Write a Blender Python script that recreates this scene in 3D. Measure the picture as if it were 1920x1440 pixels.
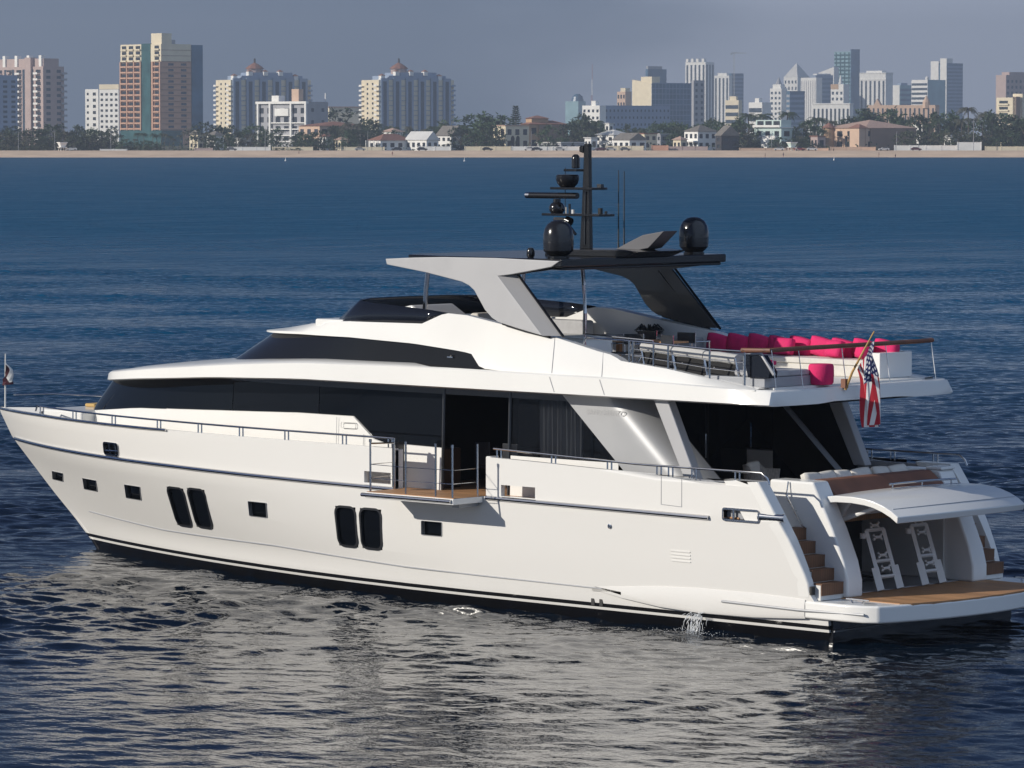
import bpy, bmesh, math, random
import numpy as np
from mathutils import Vector, Matrix, Quaternion
random.seed(7)
sc = bpy.context.scene
for o in list(bpy.data.objects):
    bpy.data.objects.remove(o)
R = math.radians
COL = sc.collection

# ---------------------------------------------------------------- camera
TH, PITCH, FPX = R(42.89), R(3.398), 7944.0
CAM = Vector((-48.83, 65.88, 9.733))
FH = Vector((math.sin(TH), -math.cos(TH), 0))       # horizontal forward
RT = Vector((-math.cos(TH), -math.sin(TH), 0))      # right
FW = FH * math.cos(PITCH) - Vector((0, 0, 1)) * math.sin(PITCH)
UP = RT.cross(FW)
cam_data = bpy.data.cameras.new("camera")
cam = bpy.data.objects.new("camera", cam_data)
COL.objects.link(cam)
cam_data.sensor_width = 36
cam_data.lens = FPX / 1920 * 36
cam_data.clip_start = 1
cam_data.clip_end = 40000
cam.matrix_world = Matrix(((RT.x, UP.x, -FW.x, CAM.x), (RT.y, UP.y, -FW.y, CAM.y), (RT.z, UP.z, -FW.z, CAM.z), (0, 0, 0, 1)))
sc.camera = cam

# ---------------------------------------------------------------- light
SUN = Vector((.55, .90, .455)).normalized()          # towards the sun
sun_data = bpy.data.lights.new("sun", 'SUN')
sun_data.energy = 4.5
sun_data.angle = R(.53)
sun_data.color = (1.0, .94, .84)
sun_ob = bpy.data.objects.new("sun", sun_data)
COL.objects.link(sun_ob)
sun_ob.location = SUN * 200
sun_ob.rotation_euler = SUN.to_track_quat('Z', 'Y').to_euler()
world = bpy.data.worlds.new("World")
sc.world = world
world.use_nodes = True
wn = world.node_tree
for n in list(wn.nodes):
    wn.nodes.remove(n)
w_out = wn.nodes.new('ShaderNodeOutputWorld')
w_bg = wn.nodes.new('ShaderNodeBackground')
w_sky = wn.nodes.new('ShaderNodeTexSky')
w_sky.sky_type = 'NISHITA'
w_sky.sun_disc = False
w_sky.sun_elevation = math.asin(SUN.z)
w_sky.sun_rotation = math.atan2(SUN.x, SUN.y)
w_sky.air_density = 1.0
w_sky.dust_density = .25
w_sky.ozone_density = 2.0
w_bg.inputs['Strength'].default_value = .050
w_tint = wn.nodes.new('ShaderNodeMix')
w_tint.data_type = 'RGBA'
w_tint.blend_type = 'MULTIPLY'
w_tint.inputs[0].default_value = 1
w_tint.inputs[7].default_value = (.28, .40, .70, 1)
wn.links.new(w_sky.outputs[0], w_tint.inputs[6])
# the bank of sea haze along the horizon: a low grey-blue layer, denser and paler towards the right (north), with soft banding
w_tc = wn.nodes.new('ShaderNodeTexCoord'); w_sep = wn.nodes.new('ShaderNodeSeparateXYZ'); wn.links.new(w_tc.outputs['Generated'], w_sep.inputs[0])
w_dot = wn.nodes.new('ShaderNodeVectorMath'); w_dot.operation = 'DOT_PRODUCT'; w_dot.inputs[1].default_value = RT
wn.links.new(w_tc.outputs['Generated'], w_dot.inputs[0])
w_nz = wn.nodes.new('ShaderNodeTexNoise'); w_nz.inputs['Scale'].default_value = 14; w_nz.inputs['Detail'].default_value = 3
w_map = wn.nodes.new('ShaderNodeMapping'); w_map.inputs['Scale'].default_value = (1, 1, 3); wn.links.new(w_tc.outputs['Generated'], w_map.inputs[0]); wn.links.new(w_map.outputs[0], w_nz.inputs['Vector'])
w_add = wn.nodes.new('ShaderNodeMath'); w_add.operation = 'MULTIPLY_ADD'; w_add.inputs[1].default_value = .10; wn.links.new(w_nz.outputs['Fac'], w_add.inputs[0]); wn.links.new(w_dot.outputs['Value'], w_add.inputs[2])
w_az = wn.nodes.new('ShaderNodeMapRange'); w_az.interpolation_type = 'SMOOTHSTEP'; w_az.inputs[1].default_value = .035; w_az.inputs[2].default_value = .125; wn.links.new(w_add.outputs[0], w_az.inputs[0])
w_hz = wn.nodes.new('ShaderNodeMix'); w_hz.data_type = 'RGBA'; w_hz.inputs[6].default_value = (2.9, 4.1, 6.2, 1); w_hz.inputs[7].default_value = (9.2, 10.4, 13.2, 1)
wn.links.new(w_az.outputs[0], w_hz.inputs[0])
w_el = wn.nodes.new('ShaderNodeMapRange'); w_el.interpolation_type = 'SMOOTHSTEP'; w_el.inputs[1].default_value = .03; w_el.inputs[2].default_value = .075; w_el.inputs[3].default_value = 1; w_el.inputs[4].default_value = 0
wn.links.new(w_sep.outputs['Z'], w_el.inputs[0])
w_mix = wn.nodes.new('ShaderNodeMix'); w_mix.data_type = 'RGBA'
wn.links.new(w_el.outputs[0], w_mix.inputs[0]); wn.links.new(w_tint.outputs[2], w_mix.inputs[6]); wn.links.new(w_hz.outputs[2], w_mix.inputs[7])
# unseen cloud glow added behind the camera to fill the shaded stern
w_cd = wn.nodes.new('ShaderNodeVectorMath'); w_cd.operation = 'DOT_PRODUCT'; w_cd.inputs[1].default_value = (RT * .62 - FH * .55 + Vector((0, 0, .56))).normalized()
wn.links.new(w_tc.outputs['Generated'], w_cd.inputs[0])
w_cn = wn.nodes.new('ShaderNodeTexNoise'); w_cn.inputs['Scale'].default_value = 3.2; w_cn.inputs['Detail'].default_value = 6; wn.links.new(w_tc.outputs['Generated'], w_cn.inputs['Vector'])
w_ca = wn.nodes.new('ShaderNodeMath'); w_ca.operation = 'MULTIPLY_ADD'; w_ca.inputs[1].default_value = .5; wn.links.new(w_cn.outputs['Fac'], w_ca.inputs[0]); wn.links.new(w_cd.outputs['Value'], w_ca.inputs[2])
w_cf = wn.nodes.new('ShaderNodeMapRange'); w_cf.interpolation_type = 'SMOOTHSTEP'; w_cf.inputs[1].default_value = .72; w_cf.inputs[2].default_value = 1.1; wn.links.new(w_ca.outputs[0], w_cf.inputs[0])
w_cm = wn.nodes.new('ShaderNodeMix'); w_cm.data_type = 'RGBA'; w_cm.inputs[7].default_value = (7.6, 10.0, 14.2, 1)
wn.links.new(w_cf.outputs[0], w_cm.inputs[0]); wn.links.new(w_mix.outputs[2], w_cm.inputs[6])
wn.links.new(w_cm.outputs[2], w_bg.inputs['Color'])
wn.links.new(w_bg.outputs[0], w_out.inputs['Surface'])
sc.view_settings.view_transform = 'Standard'
sc.view_settings.look = 'None'
sc.view_settings.exposure = 0
sc.view_settings.gamma = 1
sc.view_settings.use_curve_mapping = False
sc.cycles.use_denoising = True
sc.cycles.max_bounces = 8
sc.cycles.volume_bounces = 0
sc.cycles.sample_clamp_indirect = 1.6

# ---------------------------------------------------------------- helpers
def tag(o, label=None, cat=None, group=None, kind=None):
    if label: o['label'] = label
    if cat: o['category'] = cat
    if group: o['group'] = group
    if kind: o['kind'] = kind
    return o

def empty(name, loc=(0, 0, 0), rz=0.0):
    o = bpy.data.objects.new(name, None)
    o.empty_display_size = .5
    COL.objects.link(o)
    o.location = loc
    o.rotation_euler = (0, 0, rz)
    return o

class MB:
    def __init__(s): s.bm = bmesh.new()
    def v(s, p): return s.bm.verts.new(p)
    def face(s, pts):
        try: return s.bm.faces.new([s.bm.verts.new(p) for p in pts])
        except ValueError: return None
    def box(s, x0, x1, y0, y1, z0, z1):
        return s.hexa([(x0, y0, z0), (x1, y0, z0), (x1, y1, z0), (x0, y1, z0), (x0, y0, z1), (x1, y0, z1), (x1, y1, z1), (x0, y1, z1)])
    def hexa(s, p):
        v = [s.bm.verts.new(q) for q in p]
        for f in ((0, 3, 2, 1), (4, 5, 6, 7), (0, 1, 5, 4), (1, 2, 6, 5), (2, 3, 7, 6), (3, 0, 4, 7)):
            s.bm.faces.new([v[i] for i in f])
        return s
    def obox(s, c, size, rz=0.0, ax=None):
        c = Vector(c); hx, hy, hz = [k / 2 for k in size]
        m = Matrix.Rotation(rz, 3, 'Z') if ax is None else ax
        s.hexa([c + m @ Vector(q) for q in ((-hx, -hy, -hz), (hx, -hy, -hz), (hx, hy, -hz), (-hx, hy, -hz), (-hx, -hy, hz), (hx, -hy, hz), (hx, hy, hz), (-hx, hy, hz))])
        return s
    def prism(s, poly, axis, a, b):
        def P(q, t):
            return (t, q[0], q[1]) if axis == 'x' else (q[0], t, q[1]) if axis == 'y' else (q[0], q[1], t)
        A = [s.bm.verts.new(P(q, a)) for q in poly]
        B = [s.bm.verts.new(P(q, b)) for q in poly]
        n = len(poly)
        s.bm.faces.new(A); s.bm.faces.new(B[::-1])
        for i in range(n):
            s.bm.faces.new((A[i], B[i], B[(i + 1) % n], A[(i + 1) % n]))
        return s
    def grid(s, rows, close=False):
        V = [[s.bm.verts.new(p) for p in r] for r in rows]
        n = len(rows[0])
        for i in range(len(V) - 1):
            for j in range(n if close else n - 1):
                k = (j + 1) % n
                try: s.bm.faces.new((V[i][j], V[i][k], V[i + 1][k], V[i + 1][j]))
                except ValueError: pass
        return V
    def tube(s, pts, r, n=8, close=False, cap=True):
        pts = [Vector(p) for p in pts]
        m = len(pts); rings = []
        for i, p in enumerate(pts):
            a = pts[i - 1] if (i or close) else pts[i]
            b = pts[(i + 1) % m] if (i < m - 1 or close) else pts[i]
            t = (b - a).normalized()
            u = t.cross(Vector((0, 0, 1)))
            if u.length < .05: u = t.cross(Vector((0, 1, 0)))
            u.normalize(); w = u.cross(t)
            rr = r[i] if isinstance(r, (list, tuple)) else r
            rings.append([s.bm.verts.new(p + (u * math.cos(2 * math.pi * k / n) + w * math.sin(2 * math.pi * k / n)) * rr) for k in range(n)])
        for i in range(m if close else m - 1):
            A, B = rings[i], rings[(i + 1) % m]
            for k in range(n):
                s.bm.faces.new((A[k], A[(k + 1) % n], B[(k + 1) % n], B[k]))
        if cap and not close:
            s.bm.faces.new(rings[0][::-1]); s.bm.faces.new(rings[-1])
        return s
    def lathe(s, prof, c=(0, 0, 0), n=24, sx=1.0, sy=1.0):
        c = Vector(c)
        rings = [[s.bm.verts.new(c + Vector((max(r, .001) * sx * math.cos(2 * math.pi * k / n), max(r, .001) * sy * math.sin(2 * math.pi * k / n), z))) for k in range(n)] for r, z in prof]
        for A, B in zip(rings, rings[1:]):
            for k in range(n):
                s.bm.faces.new((A[k], A[(k + 1) % n], B[(k + 1) % n], B[k]))
        s.bm.faces.new(rings[0][::-1]); s.bm.faces.new(rings[-1])
        return s
    def mirror_y(s):
        g = bmesh.ops.duplicate(s.bm, geom=s.bm.verts[:] + s.bm.edges[:] + s.bm.faces[:])
        for e in g['geom']:
            if isinstance(e, bmesh.types.BMVert): e.co.y = -e.co.y
        bmesh.ops.reverse_faces(s.bm, faces=[e for e in g['geom'] if isinstance(e, bmesh.types.BMFace)])
        return s
    def mesh(s, name, mats, smooth=False, merge=.0004):
        if merge: bmesh.ops.remove_doubles(s.bm, verts=s.bm.verts, dist=merge)
        bmesh.ops.recalc_face_normals(s.bm, faces=s.bm.faces)
        me = bpy.data.meshes.new(name)
        s.bm.to_mesh(me); s.bm.free()
        for m in (mats if isinstance(mats, (list, tuple)) else [mats]): me.materials.append(m)
        if smooth:
            for p in me.polygons: p.use_smooth = True
        return me
    def build(s, name, mat, parent=None, smooth=False, bevel=0.0, loc=None, merge=.0004, seg=2):
        me = s.mesh(name, mat, smooth or bevel > 0, merge)
        o = bpy.data.objects.new(name, me)
        COL.objects.link(o)
        if parent: o.parent = parent
        if loc: o.location = loc
        if bevel:
            b = o.modifiers.new("bevel", 'BEVEL')
            b.width = bevel; b.segments = seg; b.limit_method = 'ANGLE'; b.angle_limit = R(35)
            b.harden_normals = True
        if smooth: shade_auto(o)
        return o

def shade_auto(o, ang=38):
    """keep edges sharper than ang degrees crisp"""
    bm = bmesh.new(); bm.from_mesh(o.data)
    for e in bm.edges:
        if len(e.link_faces) == 2 and e.calc_face_angle(0) > R(ang): e.smooth = False
    bm.to_mesh(o.data); bm.free()

def both(fn, name, mat, parent, **k):
    """the same part on the port (+y) and the starboard (-y) side: two objects"""
    res = []
    for sgn in (1, -1):
        m = MB(); fn(m)
        if sgn < 0:
            for v in m.bm.verts: v.co.y = -v.co.y
        res.append(m.build(name, mat, parent, **k))
    return res

def link_copy(o, parent=None, loc=None, rz=None):
    c = o.copy(); COL.objects.link(c)
    if parent is not None: c.parent = parent
    if loc is not None: c.location = loc
    if rz is not None: c.rotation_euler = (0, 0, rz)
    return c

def copy_tree(o, loc=None, rz=None, parent=None, scale=None):
    c = link_copy(o, parent, loc, rz)
    if scale is not None: c.scale = scale
    for ch in list(o.children): copy_tree(ch, parent=c)
    return c

# ---------------------------------------------------------------- materials
def mat(name, col, rough=.5, metal=0.0, coat=0.0, var=0.0, scale=3.0, bump=0.0, bscale=20.0, ior=None, spec=None, stretch=None):
    m = bpy.data.materials.new(name); m.use_nodes = True
    nt = m.node_tree; b = nt.nodes['Principled BSDF']
    c4 = (*col, 1)
    b.inputs['Base Color'].default_value = c4
    b.inputs['Roughness'].default_value = rough
    b.inputs['Metallic'].default_value = metal
    b.inputs['Coat Weight'].default_value = coat
    b.inputs['Coat Roughness'].default_value = .04
    if ior: b.inputs['IOR'].default_value = ior
    if spec is not None: b.inputs['Specular IOR Level'].default_value = spec
    if var or bump:
        tc = nt.nodes.new('ShaderNodeTexCoord'); src = tc.outputs['Object']
        if stretch:
            mp = nt.nodes.new('ShaderNodeMapping'); mp.inputs['Scale'].default_value = stretch
            nt.links.new(src, mp.inputs['Vector']); src = mp.outputs[0]
    if var:
        nz = nt.nodes.new('ShaderNodeTexNoise'); nz.inputs['Scale'].default_value = scale; nz.inputs['Detail'].default_value = 4
        nt.links.new(src, nz.inputs['Vector'])
        rp = nt.nodes.new('ShaderNodeValToRGB')
        rp.color_ramp.elements[0].position = .3; rp.color_ramp.elements[1].position = .7
        rp.color_ramp.elements[0].color = tuple(k * (1 - var) for k in col) + (1,)
        rp.color_ramp.elements[1].color = tuple(min(1, k * (1 + var)) for k in col) + (1,)
        nt.links.new(nz.outputs['Fac'], rp.inputs[0]); nt.links.new(rp.outputs[0], b.inputs['Base Color'])
        mr = nt.nodes.new('ShaderNodeMapRange'); mr.inputs[3].default_value = max(.02, rough * .8); mr.inputs[4].default_value = min(1, rough * 1.25)
        nt.links.new(nz.outputs['Fac'], mr.inputs[0]); nt.links.new(mr.outputs[0], b.inputs['Roughness'])
    if bump:
        n2 = nt.nodes.new('ShaderNodeTexNoise'); n2.inputs['Scale'].default_value = bscale; n2.inputs['Detail'].default_value = 3
        nt.links.new(src, n2.inputs['Vector'])
        bp = nt.nodes.new('ShaderNodeBump'); bp.inputs['Strength'].default_value = bump; bp.inputs['Distance'].default_value = .05
        nt.links.new(n2.outputs['Fac'], bp.inputs['Height']); nt.links.new(bp.outputs[0], b.inputs['Normal'])
    return m

# ---------------------------------------------------------------- the sea, the shore and the air
def at(px, d, z=0.0):
    """a place d metres ahead of the camera, px being its bearing on the 1920 wide photograph"""
    p = CAM + FH * d + RT * ((px - 960) * d / FPX)
    return Vector((p.x, p.y, z))

def hgt(y, d):
    """height above the water of photograph row y at d metres"""
    return CAM.z - (y - 248.3) * d / FPX

def frame_pt(f, r, z=0.0):
    p = CAM + FH * f + RT * r
    return (p.x, p.y, z)

SHORE = 1655.0
m_sea = bpy.data.materials.new("sea_water"); m_sea.use_nodes = True
nt = m_sea.node_tree; b = nt.nodes['Principled BSDF']
b.inputs['Base Color'].default_value = (.004, .030, .075, 1)
b.inputs['Roughness'].default_value = .05
b.inputs['IOR'].default_value = 1.333
tc = nt.nodes.new('ShaderNodeTexCoord')
def sea_noise(scale, stretch, rot, detail, rough=.55):
    mp = nt.nodes.new('ShaderNodeMapping'); mp.inputs['Scale'].default_value = stretch; mp.inputs['Rotation'].default_value = (0, 0, rot)
    nz = nt.nodes.new('ShaderNodeTexNoise'); nz.inputs['Scale'].default_value = scale; nz.inputs['Detail'].default_value = detail
    nz.inputs['Roughness'].default_value = rough
    nt.links.new(tc.outputs['Object'], mp.inputs['Vector']); nt.links.new(mp.outputs[0], nz.inputs['Vector'])
    return nz.outputs['Fac']
def mth(op, a, b_):
    n = nt.nodes.new('ShaderNodeMath'); n.operation = op
    for i, k in enumerate((a, b_)):
        if isinstance(k, (int, float)): n.inputs[i].default_value = k
        else: nt.links.new(k, n.inputs[i])
    return n.outputs[0]
rot0 = math.atan2(RT.y, RT.x)
h1 = sea_noise(.22, (1, 1.6, 1), rot0, 3)          # swell of a few metres
h2 = sea_noise(1.1, (1, 1.5, 1), rot0 + .5, 3)     # wavelets
h3 = sea_noise(6.0, (1, 1.3, 1), rot0 - .4, 2)     # ripples
hh = mth('ADD', mth('ADD', mth('MULTIPLY', h1, 1.1), mth('MULTIPLY', h2, .30)), mth('MULTIPLY', h3, .06))
gust = sea_noise(.012, (1, 5, 1), -rot0, 3)        # wind patches
bp = nt.nodes.new('ShaderNodeBump'); bp.inputs['Distance'].default_value = 1.0
gr = nt.nodes.new('ShaderNodeMapRange'); gr.inputs[1].default_value = .35; gr.inputs[2].default_value = .65
gr.inputs[3].default_value = .55; gr.inputs[4].default_value = 1.0
nt.links.new(gust, gr.inputs[0])
# the ripples near the yacht are modelled, so the bump only takes over farther out
cd = nt.nodes.new('ShaderNodeVectorMath'); cd.operation = 'DISTANCE'
cd.inputs[1].default_value = (CAM.x, CAM.y, 0)
nt.links.new(tc.outputs['Object'], cd.inputs[0])
far = nt.nodes.new('ShaderNodeMapRange'); far.inputs[1].default_value = 220; far.inputs[2].default_value = 340
far.inputs[3].default_value = .16; far.inputs[4].default_value = .75
nt.links.new(cd.outputs['Value'], far.inputs[0])
nt.links.new(mth('MULTIPLY', gr.outputs[0], far.outputs[0]), bp.inputs['Strength'])
nt.links.new(hh, bp.inputs['Height'])
nt.links.new(bp.outputs[0], b.inputs['Normal'])
# open water is ruffled by the wind, the lee of the yacht is calm; the flecks are small gusts
fleck = sea_noise(.30, (1, .16, 1), -rot0, 4, .6)
fl = nt.nodes.new('ShaderNodeMapRange'); fl.inputs[1].default_value = .34; fl.inputs[2].default_value = .66
fl.inputs[3].default_value = .20; fl.inputs[4].default_value = .42
nt.links.new(fleck, fl.inputs[0])
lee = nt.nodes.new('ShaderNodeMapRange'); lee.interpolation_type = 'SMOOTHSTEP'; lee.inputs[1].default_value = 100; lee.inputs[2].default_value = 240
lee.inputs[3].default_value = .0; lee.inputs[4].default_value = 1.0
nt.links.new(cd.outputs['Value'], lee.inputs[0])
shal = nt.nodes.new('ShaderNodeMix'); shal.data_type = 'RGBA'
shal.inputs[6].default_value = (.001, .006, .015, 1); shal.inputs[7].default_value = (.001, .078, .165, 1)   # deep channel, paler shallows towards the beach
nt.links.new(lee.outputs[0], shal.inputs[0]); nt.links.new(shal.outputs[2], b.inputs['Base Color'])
spl = nt.nodes.new('ShaderNodeMapRange'); spl.inputs[3].default_value = .75; spl.inputs[4].default_value = .24; nt.links.new(lee.outputs[0], spl.inputs[0]); nt.links.new(spl.outputs[0], b.inputs['Specular IOR Level'])
ruf = nt.nodes.new('ShaderNodeMapRange'); ruf.interpolation_type = 'SMOOTHSTEP'; ruf.inputs[1].default_value = 220; ruf.inputs[2].default_value = 460
nt.links.new(cd.outputs['Value'], ruf.inputs[0])
nt.links.new(mth('ADD', .07, mth('MULTIPLY', ruf.outputs[0], fl.outputs[0])), b.inputs['Roughness'])

def sea_mesh():
    rng = np.random.RandomState(3)
    f0, f1, r0, r1 = 58.0, 345.0, -46.0, 46.0
    nf, nr = 1750, int((r1 - r0) / .1)
    F = (f0 + (f1 - f0) * (lambda t: .62 * t + .38 * t ** 3)(np.linspace(0, 1, nf + 1)))[:, None]; Q = np.linspace(r0, r1, nr + 1)[None, :]
    Z = np.zeros((nf + 1, nr + 1), np.float32)
    base = 1.85                                        # travel direction in the (right, forward) frame
    for k in range(70):
        lam = .27 * (7.0 / .27) ** (k / 69.0)
        a = base + rng.normal(0, .6)
        kk = 2 * math.pi / lam
        slope = .0225 * (1.0 if lam < .4 else 1.4 if lam < 1.1 else .62 if lam < 3 else .24)
        amp = slope / kk
        ph = kk * (math.cos(a) * Q + math.sin(a) * F) + rng.uniform(0, 6.283)
        Z += (amp * (np.sin(ph) + .22 * np.cos(2 * ph + .4))).astype(np.float32)
    # calmer and livelier patches
    P = np.zeros_like(Z)
    for k in range(14):
        lam = rng.uniform(9, 45); a = rng.uniform(0, 6.283); kk = 6.283 / lam
        P += np.sin(kk * (math.cos(a) * Q + 1.7 * math.sin(a) * F) + rng.uniform(0, 6.283))
    Z *= np.clip(1.0 + .17 * P, .45, 1.7)
    e = np.minimum(np.minimum(F - f0, (f1 - F) * .35) / 20.0, np.minimum(Q - r0, r1 - Q) / 5.0)
    Z *= np.clip(e, 0, 1)
    X = CAM.x + FH.x * F + RT.x * Q; Y = CAM.y + FH.y * F + RT.y * Q
    co = np.stack([X, Y, Z], -1).reshape(-1, 3)
    idx = np.arange((nf + 1) * (nr + 1)).reshape(nf + 1, nr + 1)
    q = np.stack([idx[:-1, :-1], idx[:-1, 1:], idx[1:, 1:], idx[1:, :-1]], -1).reshape(-1, 4)
    # outer sheet: a ring of quads round the modelled patch
    n0 = len(co)
    fo0, fo1, ro0, ro1 = -900.0, SHORE + 30, -2600.0, 2600.0
    ring_in = [(f0, r0), (f0, r1), (f1, r1), (f1, r0)]
    ring_out = [(fo0, ro0), (fo0, ro1), (fo1, ro1), (fo1, ro0)]
    extra = np.array([frame_pt(f, r) for f, r in ring_in + ring_out])
    co = np.concatenate([co, extra])
    q2 = np.array([[n0 + i, n0 + (i + 1) % 4, n0 + 4 + (i + 1) % 4, n0 + 4 + i] for i in range(4)])
    q = np.concatenate([q, q2])
    me = bpy.data.meshes.new("sea")
    me.vertices.add(len(co)); me.vertices.foreach_set('co', co.astype(np.float32).ravel())
    me.loops.add(q.size); me.loops.foreach_set('vertex_index', q.ravel().astype(np.int32))
    me.polygons.add(len(q)); me.polygons.foreach_set('loop_start', np.arange(0, q.size, 4, dtype=np.int32))
    me.polygons.foreach_set('use_smooth', np.ones(len(q), bool))
    me.update(calc_edges=True)
    # all faces up
    if me.polygons[0].normal.z < 0: me.flip_normals()
    me.materials.append(m_sea)
    o = bpy.data.objects.new("sea", me); COL.objects.link(o)
    tag(o, kind='structure')
    return o
sea_mesh()

# land: sand beach rising from the water, then flat ground to the horizon
m_sand = mat("beach_sand", (.74, .55, .39), .95, var=.14, scale=.08, bump=.4, bscale=.6)
m_land = mat("land_ground", (.10, .10, .07), .95, var=.4, scale=.02)
mb = MB()
prof = [(-14, -.6), (0, .02), (14, .9), (30, 2.3), (48, 2.5)]
mb.grid([[frame_pt(SHORE + f + 2.5 * math.sin(r * .013) + 1.2 * math.sin(r * .051), r, z) for r in range(-2600, 2601, 20)] for f, z in prof])
tag(mb.build("beach", m_sand, smooth=True), kind='structure')
mb = MB()
mb.grid([[frame_pt(SHORE + f, r, z) for r in (-2600, -900, 0, 900, 2600)] for f, z in ((40, 2.16), (60, 2.3), (600, 2.6), (6800, 2.6))])
tag(mb.build("ground", m_land), kind='structure')

# the air: one closed box of thin haze round everything
m_haze = bpy.data.materials.new("air_haze"); m_haze.use_nodes = True
nt = m_haze.node_tree
for n in list(nt.nodes): nt.nodes.remove(n)
ho = nt.nodes.new('ShaderNodeOutputMaterial'); hv = nt.nodes.new('ShaderNodeVolumePrincipled')
hv.inputs['Color'].default_value = (.66, .76, .91, 1)
hv.inputs['Density'].default_value = .00019
hv.inputs['Anisotropy'].default_value = .3
nt.links.new(hv.outputs[0], ho.inputs['Volume'])
mb = MB()
c0, c1 = (-950.0, 6900.0), (-2700.0, 2700.0)
mb.hexa([frame_pt(c0[0], c1[0], -2), frame_pt(c0[0], c1[1], -2), frame_pt(c0[1], c1[1], -2), frame_pt(c0[1], c1[0], -2),
         frame_pt(c0[0], c1[0], 190), frame_pt(c0[0], c1[1], 190), frame_pt(c0[1], c1[1], 190), frame_pt(c0[1], c1[0], 190)])
tag(mb.build("haze", m_haze), kind='stuff')

# ---------------------------------------------------------------- the yacht: x towards the bow, +y port, z up, origin on the water under the stern
def gelcoat(name, col, paint=False):
    m = mat(name, col, .15, var=.02, scale=.6)
    nt = m.node_tree; b = nt.nodes['Principled BSDF']
    if paint:   # painted boot top: black antifouling, a white line, a black line, then white
        tc = nt.nodes.new('ShaderNodeTexCoord'); sp = nt.nodes.new('ShaderNodeSeparateXYZ')
        nt.links.new(tc.outputs['Object'], sp.inputs[0])
        mr = nt.nodes.new('ShaderNodeMapRange'); mr.inputs[1].default_value = -1; mr.inputs[2].default_value = 1
        nt.links.new(sp.outputs['Z'], mr.inputs[0])
        rp = nt.nodes.new('ShaderNodeValToRGB'); rp.color_ramp.interpolation = 'CONSTANT'
        e = rp.color_ramp.elements
        e[0].position = 0; e[0].color = (.006, .006, .007, 1)
        e[1].position = .603; e[1].color = (*col, 1)
        for z, c in ((.632, (.010, .010, .011)), (.668, col)):
            k = e.new(z); k.color = (*c, 1)
        nt.links.new(mr.outputs[0], rp.inputs[0]); nt.links.new(rp.outputs[0], b.inputs['Base Color'])
    return m

WHITE = (.81, .80, .77)
m_hull = gelcoat("hull_gelcoat", (.76, .745, .715), True)
m_white = gelcoat("white_gelcoat", WHITE)
m_deckw = mat("nonslip_white", (.70, .69, .66), .55, var=.04, scale=2)
m_black = mat("black_paint", (.006, .006, .007), .2, coat=.2)
m_char = mat("charcoal_paint", (.03, .031, .034), .22, coat=.3)
m_dome = mat("dome_black", (.014, .014, .016), .18, coat=.25)
m_silver = mat("silver_paint", (.42, .42, .43), .45, metal=.1, var=.03, scale=1.5)
m_facet_shade = mat("silver_shade", (.27, .27, .28), .5)  # darker copy of the silver, the leg facet's shade put into the colour
m_panel = mat("silver_panel", (.36, .365, .375), .46, metal=.35, var=.03, scale=1)
m_steel = mat("polished_steel", (.60, .60, .60), .14, metal=1.0)
m_rubber = mat("dark_rubber", (.02, .02, .02), .6)
m_glass = mat("dark_glass", (.004, .005, .007), .03, ior=1.5, spec=.22)
m_glassw = mat("wheelhouse_glass", (.010, .010, .011), .04, ior=1.5, spec=.4)
m_smoke = mat("smoked_acrylic", (.010, .012, .018), .05, ior=1.5)
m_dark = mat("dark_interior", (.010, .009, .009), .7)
m_wood = mat("dark_veneer", (.05, .03, .018), .4, var=.3, scale=3)
m_curtain = mat("curtain_cloth", (.42, .42, .43), .9, var=.25, scale=14, stretch=(1, 1, .05))
m_grey = mat("grey_gelcoat", (.33, .34, .36), .3)
m_fab = mat("cream_fabric", (.62, .59, .54), .9, var=.06, scale=8, bump=.15, bscale=60)
m_fabg = mat("grey_fabric", (.42, .42, .43), .9, var=.08, scale=8, bump=.15, bscale=60)
m_pink = mat("magenta_fabric", (.66, .018, .13), .85, var=.10, scale=6, bump=.2, bscale=40)
m_mesh = mat("black_mesh", (.012, .012, .013), .8, bump=.5, bscale=120)

def plank_mat(name, col, axis=1, w=.07, dark=.45, rough=.6):
    m = mat(name, col, rough, var=.22, scale=1.6, stretch=(.35, 3, 1) if axis == 1 else (3, .35, 1))
    nt = m.node_tree; b = nt.nodes['Principled BSDF']
    tc = nt.nodes.new('ShaderNodeTexCoord'); sp = nt.nodes.new('ShaderNodeSeparateXYZ')
    nt.links.new(tc.outputs['Object'], sp.inputs[0])
    d = nt.nodes.new('ShaderNodeMath'); d.operation = 'DIVIDE'; d.inputs[1].default_value = w
    nt.links.new(sp.outputs[axis], d.inputs[0])
    f = nt.nodes.new('ShaderNodeMath'); f.operation = 'FRACT'; nt.links.new(d.outputs[0], f.inputs[0])
    g = nt.nodes.new('ShaderNodeMath'); g.operation = 'LESS_THAN'; g.inputs[1].default_value = .1
    nt.links.new(f.outputs[0], g.inputs[0])
    mx = nt.nodes.new('ShaderNodeMix'); mx.data_type = 'RGBA'
    src = b.inputs['Base Color'].links[0].from_socket
    nt.links.new(src, mx.inputs[6]); mx.inputs[7].default_value = tuple(k * dark for k in col) + (1,)
    nt.links.new(g.outputs[0], mx.inputs[0]); nt.links.new(mx.outputs[2], b.inputs['Base Color'])
    return m
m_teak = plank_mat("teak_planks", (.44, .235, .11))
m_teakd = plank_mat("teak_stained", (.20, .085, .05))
m_teakw = plank_mat("teak_steps", (.17, .085, .045))

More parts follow.
